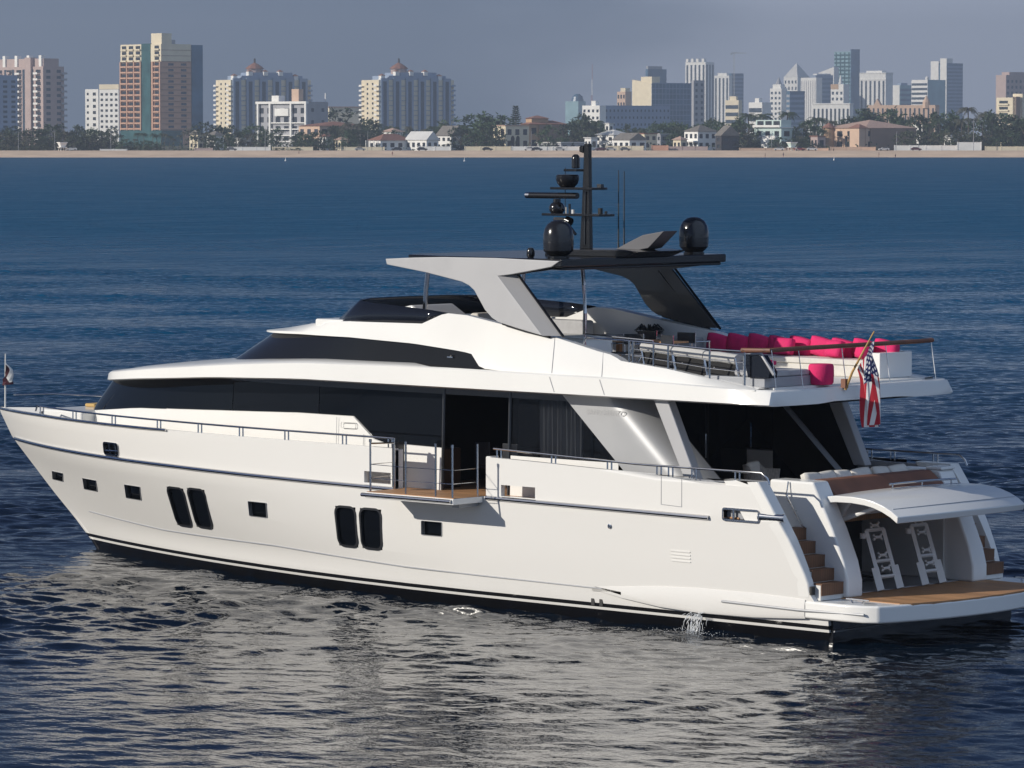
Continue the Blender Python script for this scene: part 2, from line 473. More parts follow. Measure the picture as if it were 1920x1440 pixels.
def ip(tab, v):
    return float(np.interp(v, [a for a, b in tab], [b for a, b in tab]))
XS = [(-.8, 24.9), (-.3, 25.4), (.21, 25.88), (.68, 26.44), (1.26, 27.2), (2.46, 28.66), (3.08, 29.12), (3.3, 29.22)]
BB = [(-.8, 2.2), (-.2, 2.75), (.3, 2.93), (.65, 3.0), (1.2, 3.08), (2.3, 3.2), (3.3, 3.2)]
X0 = [(-.8, 8), (.3, 10), (.65, 10), (2.3, 14.5), (3.3, 15)]
PP = [(-.8, 1.9), (.3, 2.0), (.65, 2.0), (2.3, 2.3), (3.3, 2.5)]
XA = [(-.8, 1.5), (.45, 1.4), (.46, 1.42), (.92, 1.79), (1.12, 1.82), (1.49, 1.97), (1.98, 2.23), (2.47, 2.56), (2.99, 2.96), (3.3, 2.98)]
def HY(x, z):
    x0 = ip(X0, z); b_ = ip(BB, z)
    if x <= x0: return b_
    t = min(1, (x - x0) / (ip(XS, z) - x0))
    return b_ * (1 - t ** ip(PP, z))

yacht = tag(empty("motor_yacht"), "big white motor yacht with black hardtop and raised transom door, filling the foreground", "yacht")

# hull shell
ZL = [-.8, -.3, .05, .21, .3, .45, .65, .8, .95, 1.2, 1.5, 1.8, 2.05, 2.31, 2.5, 2.7, 2.9, 3.03]
U = [0, .02, .05, .1, .16, .22, .3, .38, .46, .53, .6, .66, .72, .77, .81, .85, .88, .91, .935, .955, .97, .982, .991, .997, 1]
SHEER = [(2, 3.03), (6, 3.03), (9.9, 3.14), (13, 3.18), (20, 3.2), (26, 3.19), (29.3, 3.14)]
def hull_grid(sgn):
    rows = []
    for z in ZL:
        xa, xs = ip(XA, z), ip(XS, z)
        rows.append([(xa + (xs - xa) * u, sgn * (HY(xa + (xs - xa) * u, z) if u < 1 else 0), z) for u in U])
    xa, xs = 2.98, ip(XS, 3.12)
    rows.append([(xa + (xs - xa) * u, sgn * (HY(xa + (xs - xa) * u, 3.12) if u < 1 else 0), ip(SHEER, xa + (xs - xa) * u)) for u in U])
    return rows
mb = MB()
mb.grid(hull_grid(1)); mb.grid(hull_grid(-1))
hull = mb.build("hull", m_hull, yacht, smooth=True)
so = hull.modifiers.new("wall", 'SOLIDIFY'); so.thickness = .11; so.offset = -1; so.use_even_offset = False

# openings cut through the shell
cut = MB()
def cutbox(x0, x1, z0, z1, lean=0.0, y0=.2, y1=4, sides=(1, -1)):
    for s in sides:
        cut.prism([(x0 + lean, z0), (x1 + lean, z0), (x1, z1), (x0, z1)], 'y', s * y0, s * y1)
BIG = [(19.80, 20.48, .98, 1.90, .32), (18.95, 19.63, 1.01, 1.93, .30), (13.93, 14.55, 1.0, 1.87, .12), (13.17, 13.80, 1.0, 1.87, .12)]
SMALL = [(25.85, 26.55, 1.58, 1.80, .28), (23.92, 24.66, 1.50, 1.78, .26), (21.72, 22.44, 1.47, 1.80, .26), (16.8, 17.42, 1.45, 1.78, .12), (11.43, 12.01, 1.42, 1.71, .03)]
for x0, x1, z0, z1, ln in BIG + SMALL: cutbox(x0, x1, z0, z1, ln)
cutbox(10.12, 12.72, 2.33, 3.6, 0, 2.6, 4, (1,))              # the folded down bulwark
cutbox(12.84, 13.62, 2.42, 2.66, 0, 2.6); cutbox(8.76, 9.70, 2.36, 2.59, 0, 2.6)
cutbox(22.08, 22.70, 2.51, 2.75, .06)
cutbox(2.1, 3.80, 2.27, 2.45, 0, 2.9)
me = cut.mesh("cutter", m_hull)
cutter = bpy.data.objects.new("cutter", me); COL.objects.link(cutter)
bo = hull.modifiers.new("openings", 'BOOLEAN'); bo.object = cutter; bo.operation = 'DIFFERENCE'; bo.solver = 'EXACT'; bo.use_self = True
dg = bpy.context.evaluated_depsgraph_get(); dg.update()
nm = bpy.data.meshes.new_from_object(hull.evaluated_get(dg))
hull.modifiers.clear(); hull.data = nm
bpy.data.objects.remove(cutter)
shade_auto(hull, 30)

def skin(x, z, s=1, off=0.0):
    return (x, s * max(.01, HY(x, z) + off), z)

def rounded_rect(x0, x1, z0, z1, r, lean=0.0, n=5, grow=0.0):
    x0 -= grow; x1 += grow; z0 -= grow; z1 += grow; r = max(r + grow, .001)
    out = []
    for cx, cz, a0 in ((x1 - r, z1 - r, 0), (x0 + r, z1 - r, 90), (x0 + r, z0 + r, 180), (x1 - r, z0 + r, 270)):
        for k in range(n + 1):
            a = R(a0 + 90 * k / n)
            x, z = cx + r * math.cos(a), cz + r * math.sin(a)
            out.append((x + lean * (z1 - z) / (z1 - z0), z))
    return out

def port_window(s, x0, x1, z0, z1, lean, r, frame_w, name, deep, mframe):
    m = MB()
    A = rounded_rect(x0, x1, z0, z1, r, lean, grow=frame_w); B_ = rounded_rect(x0, x1, z0, z1, r, lean)
    rows = [[skin(x, z, s, -.02) for x, z in A], [skin(x, z, s, .014) for x, z in A], [skin(x, z, s, .014) for x, z in B_], [skin(x, z, s, -deep) for x, z in B_]]
    m.grid(rows, close=True)
    f = m.build(name, mframe, yacht, smooth=True)
    m = MB()
    x0 += .004; n = 6
    m.grid([[skin(x0 + (x1 - x0) * k / n + lean * (z1 - z) / (z1 - z0), z, s, -deep + .004) for k in range(n + 1)] for z in np.linspace(z0 - .03, z1 + .03, 5)])
    m.build("pane", m_glass, f, smooth=True)
    return f
for s in (1, -1):
    for x0, x1, z0, z1, ln in BIG: port_window(s, x0 + .03, x1 - .03, z0 + .03, z1 - .03, ln * .94, .13, .05, "hull_window", .05, m_char)
    for x0, x1, z0, z1, ln in SMALL: port_window(s, x0, x1, z0, z1, ln, .02, .008, "porthole", .10, m_grey)
    f = port_window(s, 22.08, 22.70, 2.51, 2.75, .06, .05, .035, "fairlead", .07, m_steel)
    m = MB()
    for k in range(2): m.tube([skin(22.25 + .25 * k, 2.5, s, -.02), skin(22.25 + .25 * k, 2.76, s, -.02)], .022)
    m.tube([skin(22.1, 2.6, s, -.01), skin(22.7, 2.58, s, -.01)], .02)
    m.build("roller", m_steel, f, smooth=True)

# strips along the hull
def strip(pts, r, flat=1.0):
    def fn(m): m.tube([(x, HY(x, z) + o, z) for x, z, o in pts], r, 8)
    return fn
def along(tab, x0, x1, n, off=.01):
    return [(x, ip(tab, x), off) for x in np.linspace(x0, x1, n)]
RUB = [(4.1, 2.26), (13, 2.33), (20, 2.41), (28.5, 2.46)]
both(strip(along(RUB, 12.72, 28.35, 60, .018), .045), "rub_rail", m_steel, yacht, smooth=True)
both(strip(along(RUB, 4.17, 10.1, 12, .018), .045), "rub_rail", m_steel, yacht, smooth=True)
both(strip(along(SHEER, 20.0, 29.0, 44, .014), .03), "toe_rail", m_steel, yacht, smooth=True)
CH = [(7.13, .645), (12.7, .69), (17, .82), (21.6, .80), (25.4, .93)]
both(strip(along(CH, 7.13, 25.3, 50, .0), .016), "spray_rail", m_grey, yacht, smooth=True)

# swelling of the hull sides that carries the swim platform
def sponson(m):
    rows = []
    for x, zt, zb, o in ((7.4, .68, .62, .0), (6.6, .72, .50, .03), (5.6, .80, .40, .055), (4.6, .84, .36, .06), (3.2, .85, .38, .06), (2.3, .83, .43, .06), (1.9, .81, .455, .058)):
        y = HY(x, .65)
        rows.append([(x, y - .06, zt + .04), (x, y + o * .7, zt), (x, y + o, zt - .1), (x, y + o, zb + .06), (x, y + o * .5, zb), (x, y - .1, zb)])
    m.grid(rows)
both(sponson, "hull_swelling", m_hull, yacht, smooth=True)
both(lambda m: m.tube([(3.95, 3.075, .64), (2.05, 3.075, .615), (.5, 3.0, .63)], .026), "fender_strake", m_grey, yacht, smooth=True)

# swim platform
def plat_outline(gx=0, gy=0):
    o = [(4.0, 3.0 - gy), (2.2, 3.045 - gy), (1.0, 3.045 - gy), (.55, 2.99 - gy), (.28 + gx, 2.84 - gy), (.17 + gx, 2.6 - gy)]
    o += [(.17 + gx - .42 * (1 - (y / 2.6) ** 2), y) for y in (1.9, 1.2, .5, 0)]
    return o + [(x, -y) for x, y in o[::-1][1:]]
m = MB(); m.prism(plat_outline(), 'z', .46, .80)
plat = m.build("swim_platform", m_white, yacht, bevel=.05, seg=3)
m = MB(); m.prism([(1.85, 2.30), (.20, 2.30)] + [(.17 - .42 * (1 - (y / 2.6) ** 2) + .012, y) for y in (2.1, 1.6, 1.1, .4, -.4, -1.1, -1.6, -2.1)] + [(.20, -2.30), (1.85, -2.30)], 'z', .70, .815)
m.build("teak_deck", m_teak, plat)
for s in (1, -1):
    m = MB()
    m.tube([(.75, s * 2.72, .80), (.72, s * 2.72, .86)], .02); m.tube([(1.0, s * 2.72, .80), (1.03, s * 2.72, .86)], .02)
    m.tube([(.6, s * 2.72, .87), (1.15, s * 2.72, .87)], .018)
    m.build("mooring_cleat", m_steel, plat, smooth=True)
# under the platform: the true transom
m = MB(); m.box(1.36, 1.44, -2.86, 2.86, -.6, .47)
m.build("lower_transom", m_black, yacht)
m = MB()
m.tube([(1.34, 2.85, .235), (1.34, -2.85, .235)], .018)
m.build("boot_line", m_grey, yacht)
# exhaust and drain fittings
for s in (1, -1):
    for x in (7.42, 7.20):
        m = MB(); m.box(x - .05, x + .05, min(s * 2.88, s * 2.955), max(s * 2.88, s * 2.955), .28, .44)
        m.build("drain_scupper", m_rubber, yacht, bevel=.012)
    m = MB(); m.lathe([(.045, 0), (.05, .02), (.03, .025), (.028, .01)], n=14)
    o = m.build("drain_fitting", m_steel, yacht, smooth=True, loc=(6.78, s * (HY(6.78, 1.93) - .005), 1.93)); o.rotation_euler = (R(-90 * s), 0, 0)
    m = MB()
    for z in (1.545, 1.48, 1.415, 1.35):
        m.box(4.72, 5.22, min(s * 3.07, s * (HY(5, z) + .012)), max(s * 3.07, s * (HY(5, z) + .012)), z - .012, z + .012)
    m.build("vent_grille", m_deckw, yacht)
    # shell door outline
    m = MB(); ys = s * 3.2025
    for a, b_ in (((5.40, 3.0), (5.40, 2.45)), ((5.40, 2.45), (4.87, 2.43)), ((4.87, 2.43), (4.87, 3.0))):
        m.tube([(a[0], ys, a[1]), (b_[0], ys, b_[1])], .006, 4)
    m.build("boarding_door", m_grey, yacht)
    # mooring opening in the quarter: chrome frame, rollers, tapering horn
    m = MB(); A = rounded_rect(2.93, 3.80, 2.26, 2.46, .03, grow=.03); B_ = rounded_rect(2.93, 3.80, 2.27, 2.45, .02)
    m.grid([[(x, s * 3.19, z) for x, z in A], [(x, s * 3.22, z) for x, z in A], [(x, s * 3.22, z) for x, z in B_], [(x, s * 3.05, z) for x, z in B_]], close=True)
    fl = m.build("stern_fairlead", m_steel, yacht, smooth=True)
    m = MB()
    for x in (3.60, 3.28, 3.04): m.tube([(x, s * 3.14, 2.27), (x, s * 3.14, 2.45)], .026, 10)
    m.build("roller", m_steel, fl, smooth=True)
    m = MB(); m.grid([[(x, s * (3.16 + .06 * math.sin(a)), 2.36 + k * math.cos(a)) for a in np.linspace(-.3, math.pi + .3, 9)] for x, k in ((2.95, .085), (2.7, .075), (2.4, .075), (2.3, .09))])
    m.build("chrome_horn", m_steel, fl, smooth=True)
    m = MB(); m.box(2.98, 3.86, min(s * 3.02, s * 3.05), max(s * 3.02, s * 3.05), 2.12, 2.56)
    m.build("pocket", m_dark, fl)

# ---------------------------------------------------------------- decks, cabin and wheelhouse
def nose(b_, xs_, xf, p, q, n=26, xa=None, side=8):
    """half plan: points (x, y) from aft along the side to the nose on the centre line"""
    pts = []
    if xa is not None: pts += [(xa + (xs_ - xa) * k / side, b_) for k in range(side)]
    for k in range(n + 1):
        t = 1 - (1 - k / n) ** 2
        pts.append((xs_ + (xf - xs_) * t, b_ * max(0.0, 1 - t ** p) ** q))
    return pts

def full(half): return half + [(x, -y) for x, y in half[::-1][1:]]

# main deck inside the shell
m = MB()
half = [(x, HY(x, 2.3) - .1) for x in (3.5, 6, 9, 12, 14.5, 16, 18, 20, 21.5, 22.5)]
m.prism(half + [(x, -y) for x, y in half[::-1]], 'z', 2.2, 2.30)
deck = m.build("main_deck", m_teak, yacht)
m = MB()
half = [(x, HY(x, 2.7) - .16) for x in (22.5, 24, 25.5, 26.5, 27.2, 27.8)] + [(28.3, 0)]
m.prism(half + [(x, -y) for x, y in half[::-1][1:]], 'z', 2.74, 2.84)
m.build("foredeck", m_deckw, yacht, bevel=.01)

SILL = [(7, 3.12), (10, 3.14), (13.85, 3.20), (14.13, 3.26), (14.78, 3.71), (16.6, 3.70), (19.7, 3.60), (23, 3.48), (25.7, 3.24)]
def cab(k, z, grow=0.0, n=26):
    """point k of the cabin plan at height z"""
    xf = 25.75 - (z - 3.25) * 1.0 if z > 3.25 else 25.75
    t = 1 - (1 - k / n) ** 2
    return (12 + (xf + grow - 12) * t, (2.42 + grow - .03 * (z - 2.3)) * max(0.0, 1 - t ** 2.3) ** .72)
N = 26
def cab_cols(xs_):
    return [(x, None) for x in xs_] + [(None, k) for k in range(N + 1)]
def cpt(c, z, grow=0.0):
    if c[0] is not None: return (c[0], 2.42 + grow - .03 * (z - 2.3), z)
    x, y = cab(c[1], z, grow); return (x, y, z)
def wall(cols, zlo, zhi, nz, s, grow=0.0):
    rows = []
    for i in range(nz + 1):
        r = []
        for c in cols:
            x = cpt(c, 3.2)[0]; a, b_ = zlo(x), zhi(x)
            p = cpt(c, a + (b_ - a) * i / nz, grow); r.append((p[0], s * p[1], p[2]))
        rows.append(r)
    return rows
fine = [12.1, 12.6, 13.2, 13.6, 13.85, 14.0, 14.13, 14.3, 14.5, 14.7, 14.78, 14.9, 15.2, 15.6, 16, 16.6, 17.5, 18.5, 19.5]
def xcols(lo, hi):
    return [(x, None) for x in lo]
class Xc:  # columns given directly by x on the curved plan
    pass
def plan_y(x, z, grow=0.0):
    xf = 25.75 - max(0, z - 3.25) * 1.0 + grow
    if x <= 12: return 2.42 + grow - .03 * (z - 2.3)
    t = min(1, (x - 12) / (xf - 12)); return (2.42 + grow - .03 * (z - 2.3)) * max(0.0, 1 - t ** 2.3) ** .72
def side_skin(m, xs_, zlo, zhi, nz, s, grow=0.0):
    rows = []
    for i in range(nz + 1):
        rows.append([(x, s * plan_y(x, zlo(x) + (zhi(x) - zlo(x)) * i / nz, grow), zlo(x) + (zhi(x) - zlo(x)) * i / nz) for x in xs_])
    m.grid(rows)
# white lower cabin: sides then the rounded front
xsl = fine + [20.5, 21.5]
m = MB()
for s in (1, -1):
    side_skin(m, xsl, lambda x: 2.25, lambda x: ip(SILL, x), 6, s, .03)
kk0 = next(k for k in range(N + 1) if cab(k, 3.2)[0] > 21.6)
cols = [(None, k) for k in range(kk0, N + 1)]
for s in (1, -1):
    rows = []
    for i in range(7):
        r = [(21.5, s * plan_y(21.5, 2.25 + (ip(SILL, 21.5) - 2.25) * i / 6, .03), 2.25 + (ip(SILL, 21.5) - 2.25) * i / 6)]
        for c in cols:
            zs = ip(SILL, cpt(c, 3.2)[0]); z = 2.25 + (zs - 2.25) * i / 6
            p = cpt(c, z, .03); r.append((p[0], s * p[1], z))
        rows.append(r)
    # a ledge turning in under the glass
    rows.append([(p[0] - .02, s * max(0, abs(p[1]) - .10), p[2] + .02) for p in rows[-1]])
    m.grid(rows)
for s in (1, -1):
    m.grid([[(x, s * 2.45, 2.25) for x in (7.2, 10.15)], [(x, s * 2.43, 3.12) for x in (7.2, 10.15)]])
    m.grid([[(x, s * plan_y(x, ip(SILL, x), g), ip(SILL, x) + h) for x in xsl] for g, h in ((.03, 0), (-.06, .02))])
cabin = m.build("main_cabin", m_white, yacht, smooth=True)
# panel, name plate and latch on the cabin side
for s in (1, -1):
    m = MB(); yy = 2.447
    m.tube([(15.25, s * 2.385, 3.68), (15.25, s * 2.41, 2.9)], .006, 4); m.tube([(14.42, s * 2.41, 3.35), (14.42, s * 2.44, 2.7)], .006, 4)
    m.build("panel_seam", m_grey, cabin)
    m = MB(); m.tube([(x, s * 2.405, z) for x, z in rounded_rect(14.66, 15.1, 3.46, 3.58, .03, n=3)], .009, 6, close=True); m.build("name_plate", m_deckw, cabin)

# dark glass band
m_clear = bpy.data.materials.new("tinted_glass"); m_clear.use_nodes = True
nt = m_clear.node_tree; pb = nt.nodes['Principled BSDF']; pb.inputs['Base Color'].default_value = (.008, .009, .012, 1); pb.inputs['Roughness'].default_value = .03
tr = nt.nodes.new('ShaderNodeBsdfTransparent'); tr.inputs[0].default_value = (.55, .57, .6, 1)
mx = nt.nodes.new('ShaderNodeMixShader'); mx.inputs[0].default_value = .45
nt.links.new(tr.outputs[0], mx.inputs[1]); nt.links.new(pb.outputs[0], mx.inputs[2]); nt.links.new(mx.outputs[0], nt.nodes['Material Output'].inputs[0])
def glass_side(m, xs_, s, nz=5):
    side_skin(m, xs_, lambda x: ip(SILL, x) - .04, lambda x: 4.52 - max(0, (x - 15) / 10.6 * .45), nz, s)
for s in (1, -1):
    for name, xs_, mt in (("saloon_window", [12.1, 12.8, 13.4, 13.85, 14.13, 14.45, 14.78, 15.2, 15.9], m_glass), ("saloon_window", [15.92, 17, 18, 18.9], m_glass), ("saloon_window", [18.92, 20, 21, 21.5], m_glass)):
        mm = MB(); glass_side(mm, xs_, s); mm.build(name, mt, yacht, smooth=True)
    mm = MB(); side_skin(mm, [7.15, 8.2, 9.3, 10.18], lambda x: 3.10, lambda x: 4.5, 3, s); mm.build("saloon_window", m_clear, yacht, smooth=True)
mm = MB()
rows = []
for i in range(9):
    r = []
    for s in (1, -1):
        rr = []
        for c in [(21.52, 'x')] + cols:
            if c[1] == 'x':
                z0_, z1_ = ip(SILL, 21.52) - .04, 4.52 - (21.52 - 15) / 10.6 * .45; z = z0_ + (z1_ - z0_) * i / 8
                rr.append((21.52, s * plan_y(21.52, z), z))
            else:
                x3 = cpt(c, 3.2)[0]; z0_, z1_ = ip(SILL, x3) - .04, 4.52 - (x3 - 15) / 10.6 * .45; z = z0_ + (z1_ - z0_) * i / 8
                p = cpt(c, z); rr.append((p[0], s * p[1], z))
        r += rr if s > 0 else rr[::-1][1:]
    rows.append(r)
mm.grid(rows)
mm.build("windscreen", m_glass, yacht, smooth=True)
for s in (1, -1):
    m = MB()
    rows = [[(x, s * (plan_y(x, 4.3, .02)), z) for x in [7.2, 8.5, 10, 11, 12, 13, 14, 15, 16, 17, 18, 19]] for z in (4.30, 4.56)]
    m.grid(rows); m.build("header_shade_strip", m_char, yacht, smooth=True)  # dark strip along the glass top, shade under the overhang put in as colour
    for x in (12.08, 10.2):
        m = MB(); m.tube([(x, s * 2.44, 2.3), (x, s * 2.38, 4.5)], .035, 6); m.build("door_frame", m_char, yacht)

# the saloon behind the open side door
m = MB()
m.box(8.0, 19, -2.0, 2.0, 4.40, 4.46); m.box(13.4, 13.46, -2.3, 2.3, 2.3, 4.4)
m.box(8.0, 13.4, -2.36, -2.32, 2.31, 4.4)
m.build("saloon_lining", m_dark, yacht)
m = MB(); m.box(12.25, 13.4, 1.7, 2.33, 2.31, 3.14); m.build("sideboard", m_wood, yacht, bevel=.02)
m = MB()
for k in range(5): m.box(9.2 + .82 * k, 9.98 + .82 * k, -1.2, -1.17, 2.31, 4.4)
m.build("wood_panelling", m_wood, yacht)
m = MB(); m.box(10.9, 12.1, -.2, .95, 3.00, 3.05); m.box(11.4, 11.6, .3, .5, 2.3, 3.0); tb = m.build("dining_table", m_wood, bevel=.01)
tag(tb, "dark dining table inside the yacht's saloon, seen through the open side door", "table")
def chair(x, y, rz, label):
    t = tag(empty("dining_chair", (x, y, 2.305), rz), label, "chair", "chairs in the yacht's saloon")
    m = MB(); m.obox((0, 0, .44), (.46, .46, .08)); m.build("seat", m_char, t, bevel=.02)
    m = MB(); m.obox((-.21, 0, .72), (.06, .44, .5)); m.build("backrest", m_char, t, bevel=.02)
    for a in (-1, 1):
        for b_ in (-1, 1):
            m = MB(); m.tube([(.18 * a, .18 * b_, 0), (.18 * a, .18 * b_, .41)], .018); m.build("leg", m_steel, t)
chair(11.85, 1.25, R(-90), "dark dining chair just inside the yacht's open side door, forward one of two")
chair(11.0, 1.3, R(-90), "dark dining chair just inside the yacht's open side door, aft one of two")
# curtain behind the aft window
m = MB()
rows = []
for z in np.linspace(2.35, 4.38, 6):
    rows.append([(8.35 + 1.15 * k / 60, 2.22 + .045 * math.sin(k * .95) + .02 * math.sin(k * .37 + z), z) for k in range(61)])
m.grid(rows)
cu = m.build("curtain", m_curtain, smooth=True)
tag(cu, "pale gathered curtain hanging behind the yacht's saloon window, beside the side door", "curtain")

# silver quarter panel with the builder's lettering
def quarter(z):
    f = (z - 3.13) / 1.23
    xf = 7.2 + 1.4 * f
    pts = [(xf - .16 * k, 2.47) for k in range(8)]
    x0, r = pts[-1][0], .75
    pts += [(x0 - r * math.sin(a), 2.47 - r + r * math.cos(a)) for a in np.linspace(.12, 1.45, 10)]
    return pts
for s in (1, -1):
    m = MB()
    m.grid([[(x, s * y, z) for x, y in quarter(z)] for z in np.linspace(2.3, 4.5, 9)])
    qp = m.build("quarter_panel", m_panel, yacht, smooth=True)
    m = MB(); m.grid([[(x - .004, s * (y - .025), z) for x, y in quarter(z)] for z in np.linspace(2.3, 4.5, 5)]); m.build("panel_lining", m_dark, qp, smooth=True)
    cu_ = bpy.data.curves.new("lettering", 'FONT'); cu_.body = "SANLORENZO"; cu_.size = .16; cu_.extrude = .0012; cu_.space_character = 1.12
    tmp = bpy.data.objects.new("tmp", cu_); COL.objects.link(tmp)
    dg = bpy.context.evaluated_depsgraph_get(); dg.update()
    lm = bpy.data.meshes.new_from_object(tmp.evaluated_get(dg)); bpy.data.objects.remove(tmp)
    w = max(v.co.x for v in lm.vertices); sc_ = 1.02 / w
    for v in lm.vertices:
        u, h, dpt = v.co.x * sc_, v.co.y * .95, v.co.z
        xa_ = 8.02 - u if s > 0 else 7.0 + u
        v.co = (xa_, s * (2.474 + dpt), 4.07 + h)
    lm.materials.append(m_silver)
    lo = bpy.data.objects.new("lettering", lm); COL.objects.link(lo); lo.parent = qp
    # leaning pillar under the overhang
    m = MB(); m.prism([(6.0, 4.5), (5.62, 4.5), (4.84, 2.9), (5.16, 2.9)], 'y', s * 2.55, s * 2.78)
    m.build("leaning_pillar", m_silver, yacht, bevel=.03)

# cockpit
m = MB(); m.box(7.9, 7.96, -2.55, 2.40, 2.2, 4.5); m.build("saloon_doors", m_glass, yacht)
for y in (-1.1, .1, 1.2):
    m = MB(); m.box(7.85, 7.9, y - .03, y + .03, 2.3, 4.45); m.build("door_frame", m_char, yacht)
    m = MB(); m.tube([(7.82, y + .1, 3.0), (7.82, y + .1, 3.5)], .015); m.build("door_handle", m_steel, yacht)

# deck overhang: the long white band
UBOT = [(2.7, 4.46), (15.9, 4.47), (18.8, 4.38), (22, 4.19), (24.9, 3.98)]
UTOP = [(2.7, 4.76), (7, 4.87), (12.7, 4.90), (15.9, 4.86), (18, 4.74), (21, 4.52), (24, 4.27), (24.9, 4.12)]
half = [(2.80, 0), (2.80, .8), (2.80, 1.6), (2.82, 2.3), (2.86, 2.8), (2.9, 2.93), (3.1, 2.97)] + [(x, 2.97) for x in (4, 5, 6, 7, 8, 9, 10, 11, 12, 13)] + nose(2.97, 14, 24.95, 2.6, .66)
m = MB()
rows = []
def ring(half, fy, z): return [(x, fy(y, x), z(x)) for x, y in half]
loops = [
    [(x + .0, max(0, y - .55), ip(UBOT, x) + .03) for x, y in half],
    [(x, max(0, y - .06), ip(UBOT, x)) for x, y in half],
    [(x, y, ip(UBOT, x) + .03) for x, y in half],
    [(x + (.05 if x < 2.95 else 0), max(0, y - .03 - (.1 if x < 3.2 else 0)), ip(UTOP, x) - .03) for x, y in half],
    [(x + (.09 if x < 2.95 else 0), max(0, y - .08 - (.1 if x < 3.2 else 0)), ip(UTOP, x)) for x, y in half],
    [(x + (.1 if x < 2.95 else 0), max(0, y - .6), (ip(UTOP, x) + (.03 + max(0, (x - 13)) * .004) * y / 2.97 if x > 12.5 else 4.75)) for x, y in half],
    [(x + (.1 if x < 2.95 else 0), 0, (ip(UTOP, x) + (.05 + max(0, (x - 13)) * .012) * y / 2.97 if x > 12.5 else 4.75)) for x, y in half]]
loops.insert(0, [(x, 0, ip(UBOT, x) + .03) for x, y in half])
for s in (1, -1):
    m.grid([[(p[0], s * p[1], p[2]) for p in l] for l in loops])
overhang = m.build("deck_overhang", m_white, yacht, smooth=True)

# wheelhouse window band
WTOP = [(10.79, 4.90), (11.12, 5.15), (11.35, 5.20), (12.9, 5.32), (14.8, 5.385), (16.6, 5.385), (17.8, 5.36), (20.5, 5.30)]
WBOT = [(10.7, 4.885), (14.2, 4.87), (16.6, 4.81), (19, 4.70), (20.6, 4.62)]
def wplan(c, z, grow=0.0):
    b_ = 2.42 + grow - .06 * (z - 4.8)
    if c[0] is not None: return (c[0], b_)
    xf = 20.55 - (z - 4.68) * 2.1 + grow
    t = 1 - (1 - c[1] / N) ** 2
    return (13 + (xf - 13) * t, b_ * max(0, 1 - t ** 2.7) ** .62)
wc = [(x, None) for x in (10.79, 11.0, 11.12, 11.35, 11.8, 12.4)] + [(None, k) for k in range(N + 1)]
def wx(c): return wplan(c, 5.0)[0]
rows = []
for i in range(7):
    rr = []
    for c in wc:
        x = wx(c); z = ip(WBOT, x) - .03 + (ip(WTOP, x) + .03 - ip(WBOT, x) + .03) * i / 6 if x > 10.9 else ip(WBOT, x) + (ip(WTOP, x) - ip(WBOT, x)) * i / 6
        p = wplan(c, z, .012); rr.append((p[0], p[1], z))
    rows.append(rr + [(p[0], -p[1], p[2]) for p in rr[::-1][1:]])
m = MB(); m.grid(rows)
ww = m.build("wheelhouse_window", m_glassw, yacht, smooth=True)
for s in (1, -1):
    m = MB(); m.obox((11.85, s * 2.44, 5.08), (.16, .03, .03)); m.tube([(11.85, s * 2.44, 5.08), (11.8, s * 2.47, 5.12)], .012)
    m.build("window_latch", m_steel, ww)

# flybridge coaming: brow over the window, shoulders, then the long side running aft
CTOP = [(3.3, 4.79), (3.7, 4.83), (4.6, 4.93), (5.7, 5.08), (6.7, 5.17), (6.95, 5.19), (7.1, 5.24), (7.35, 5.30), (7.7, 5.35), (8.8, 5.57), (10.1, 5.76), (11.4, 5.96), (11.95, 5.985), (12.15, 5.95), (12.75, 5.745), (15.2, 5.72), (16.6, 5.60), (17.7, 5.48), (19.6, 5.36)]
CLOW_Z = [(3.3, 4.74), (6, 4.80), (9.5, 4.86), (10.75, 4.885), (10.95, 4.93), (11.2, 5.17), (11.5, 5.215), (12.9, 5.33), (14.8, 5.395), (16.6, 5.395), (17.8, 5.365), (20, 5.31)]
CLOW_Y = [(3.3, 2.88), (9.2, 2.88), (10.2, 2.74), (10.8, 2.55), (11.3, 2.47), (13, 2.47)]
CTOP_Y = [(3.3, 2.74), (6.9, 2.66), (7.4, 2.50), (9, 2.45), (12, 2.40), (13, 2.34)]
cc = [(x, None) for x in (3.3, 3.7, 4.2, 4.6, 5.2, 5.7, 6.3, 6.7, 6.95, 7.1, 7.35, 7.7, 8.2, 8.8, 9.2, 9.6, 10.1, 10.5, 10.75, 10.85, 10.95, 11.1, 11.2, 11.4, 11.7, 11.95, 12.15, 12.45, 12.75)] + [(None, k) for k in range(N + 1)]
def cpl(c, lo, grow):
    if c[0] is not None: return (c[0], ip(CLOW_Y if lo else CTOP_Y, c[0]))
    xf = 19.45 if lo else 18.75
    t = 1 - (1 - c[1] / N) ** 2
    return (13 + (xf - 13) * t, (2.47 if lo else 2.34) * max(0, 1 - t ** 2.7) ** .62)
L = [[], [], [], [], [], []]
for c in cc:
    x, y = cpl(c, True, 0); X2, Y2 = cpl(c, False, 0)
    zl, zh = ip(CLOW_Z, x), ip(CTOP, X2)
    roof = X2 > 15.3
    L[0].append((x - (.12 if roof else 0), max(0, y - .12), zl + .01))
    L[1].append((x, y, zl)); L[2].append((x, y - .005 if y > .1 else y, zl + min(.05, .3 * (zh - zl))))
    L[3].append((X2, Y2, zh))
    if roof:
        L[4].append((X2 - .25, max(0, Y2 * .8), zh + .05)); L[5].append((X2 - .6 if c[1] == N else X2 - .3, 0, zh + .09))
    else:
        L[4].append((X2, Y2 - .22, zh - .01)); L[5].append((X2, Y2 - .26, 4.74))
m = MB()
for s in (1, -1): m.grid([[(p[0], s * p[1], p[2]) for p in l] for l in L])
fly = m.build("flybridge_coaming", m_white, yacht, smooth=True)
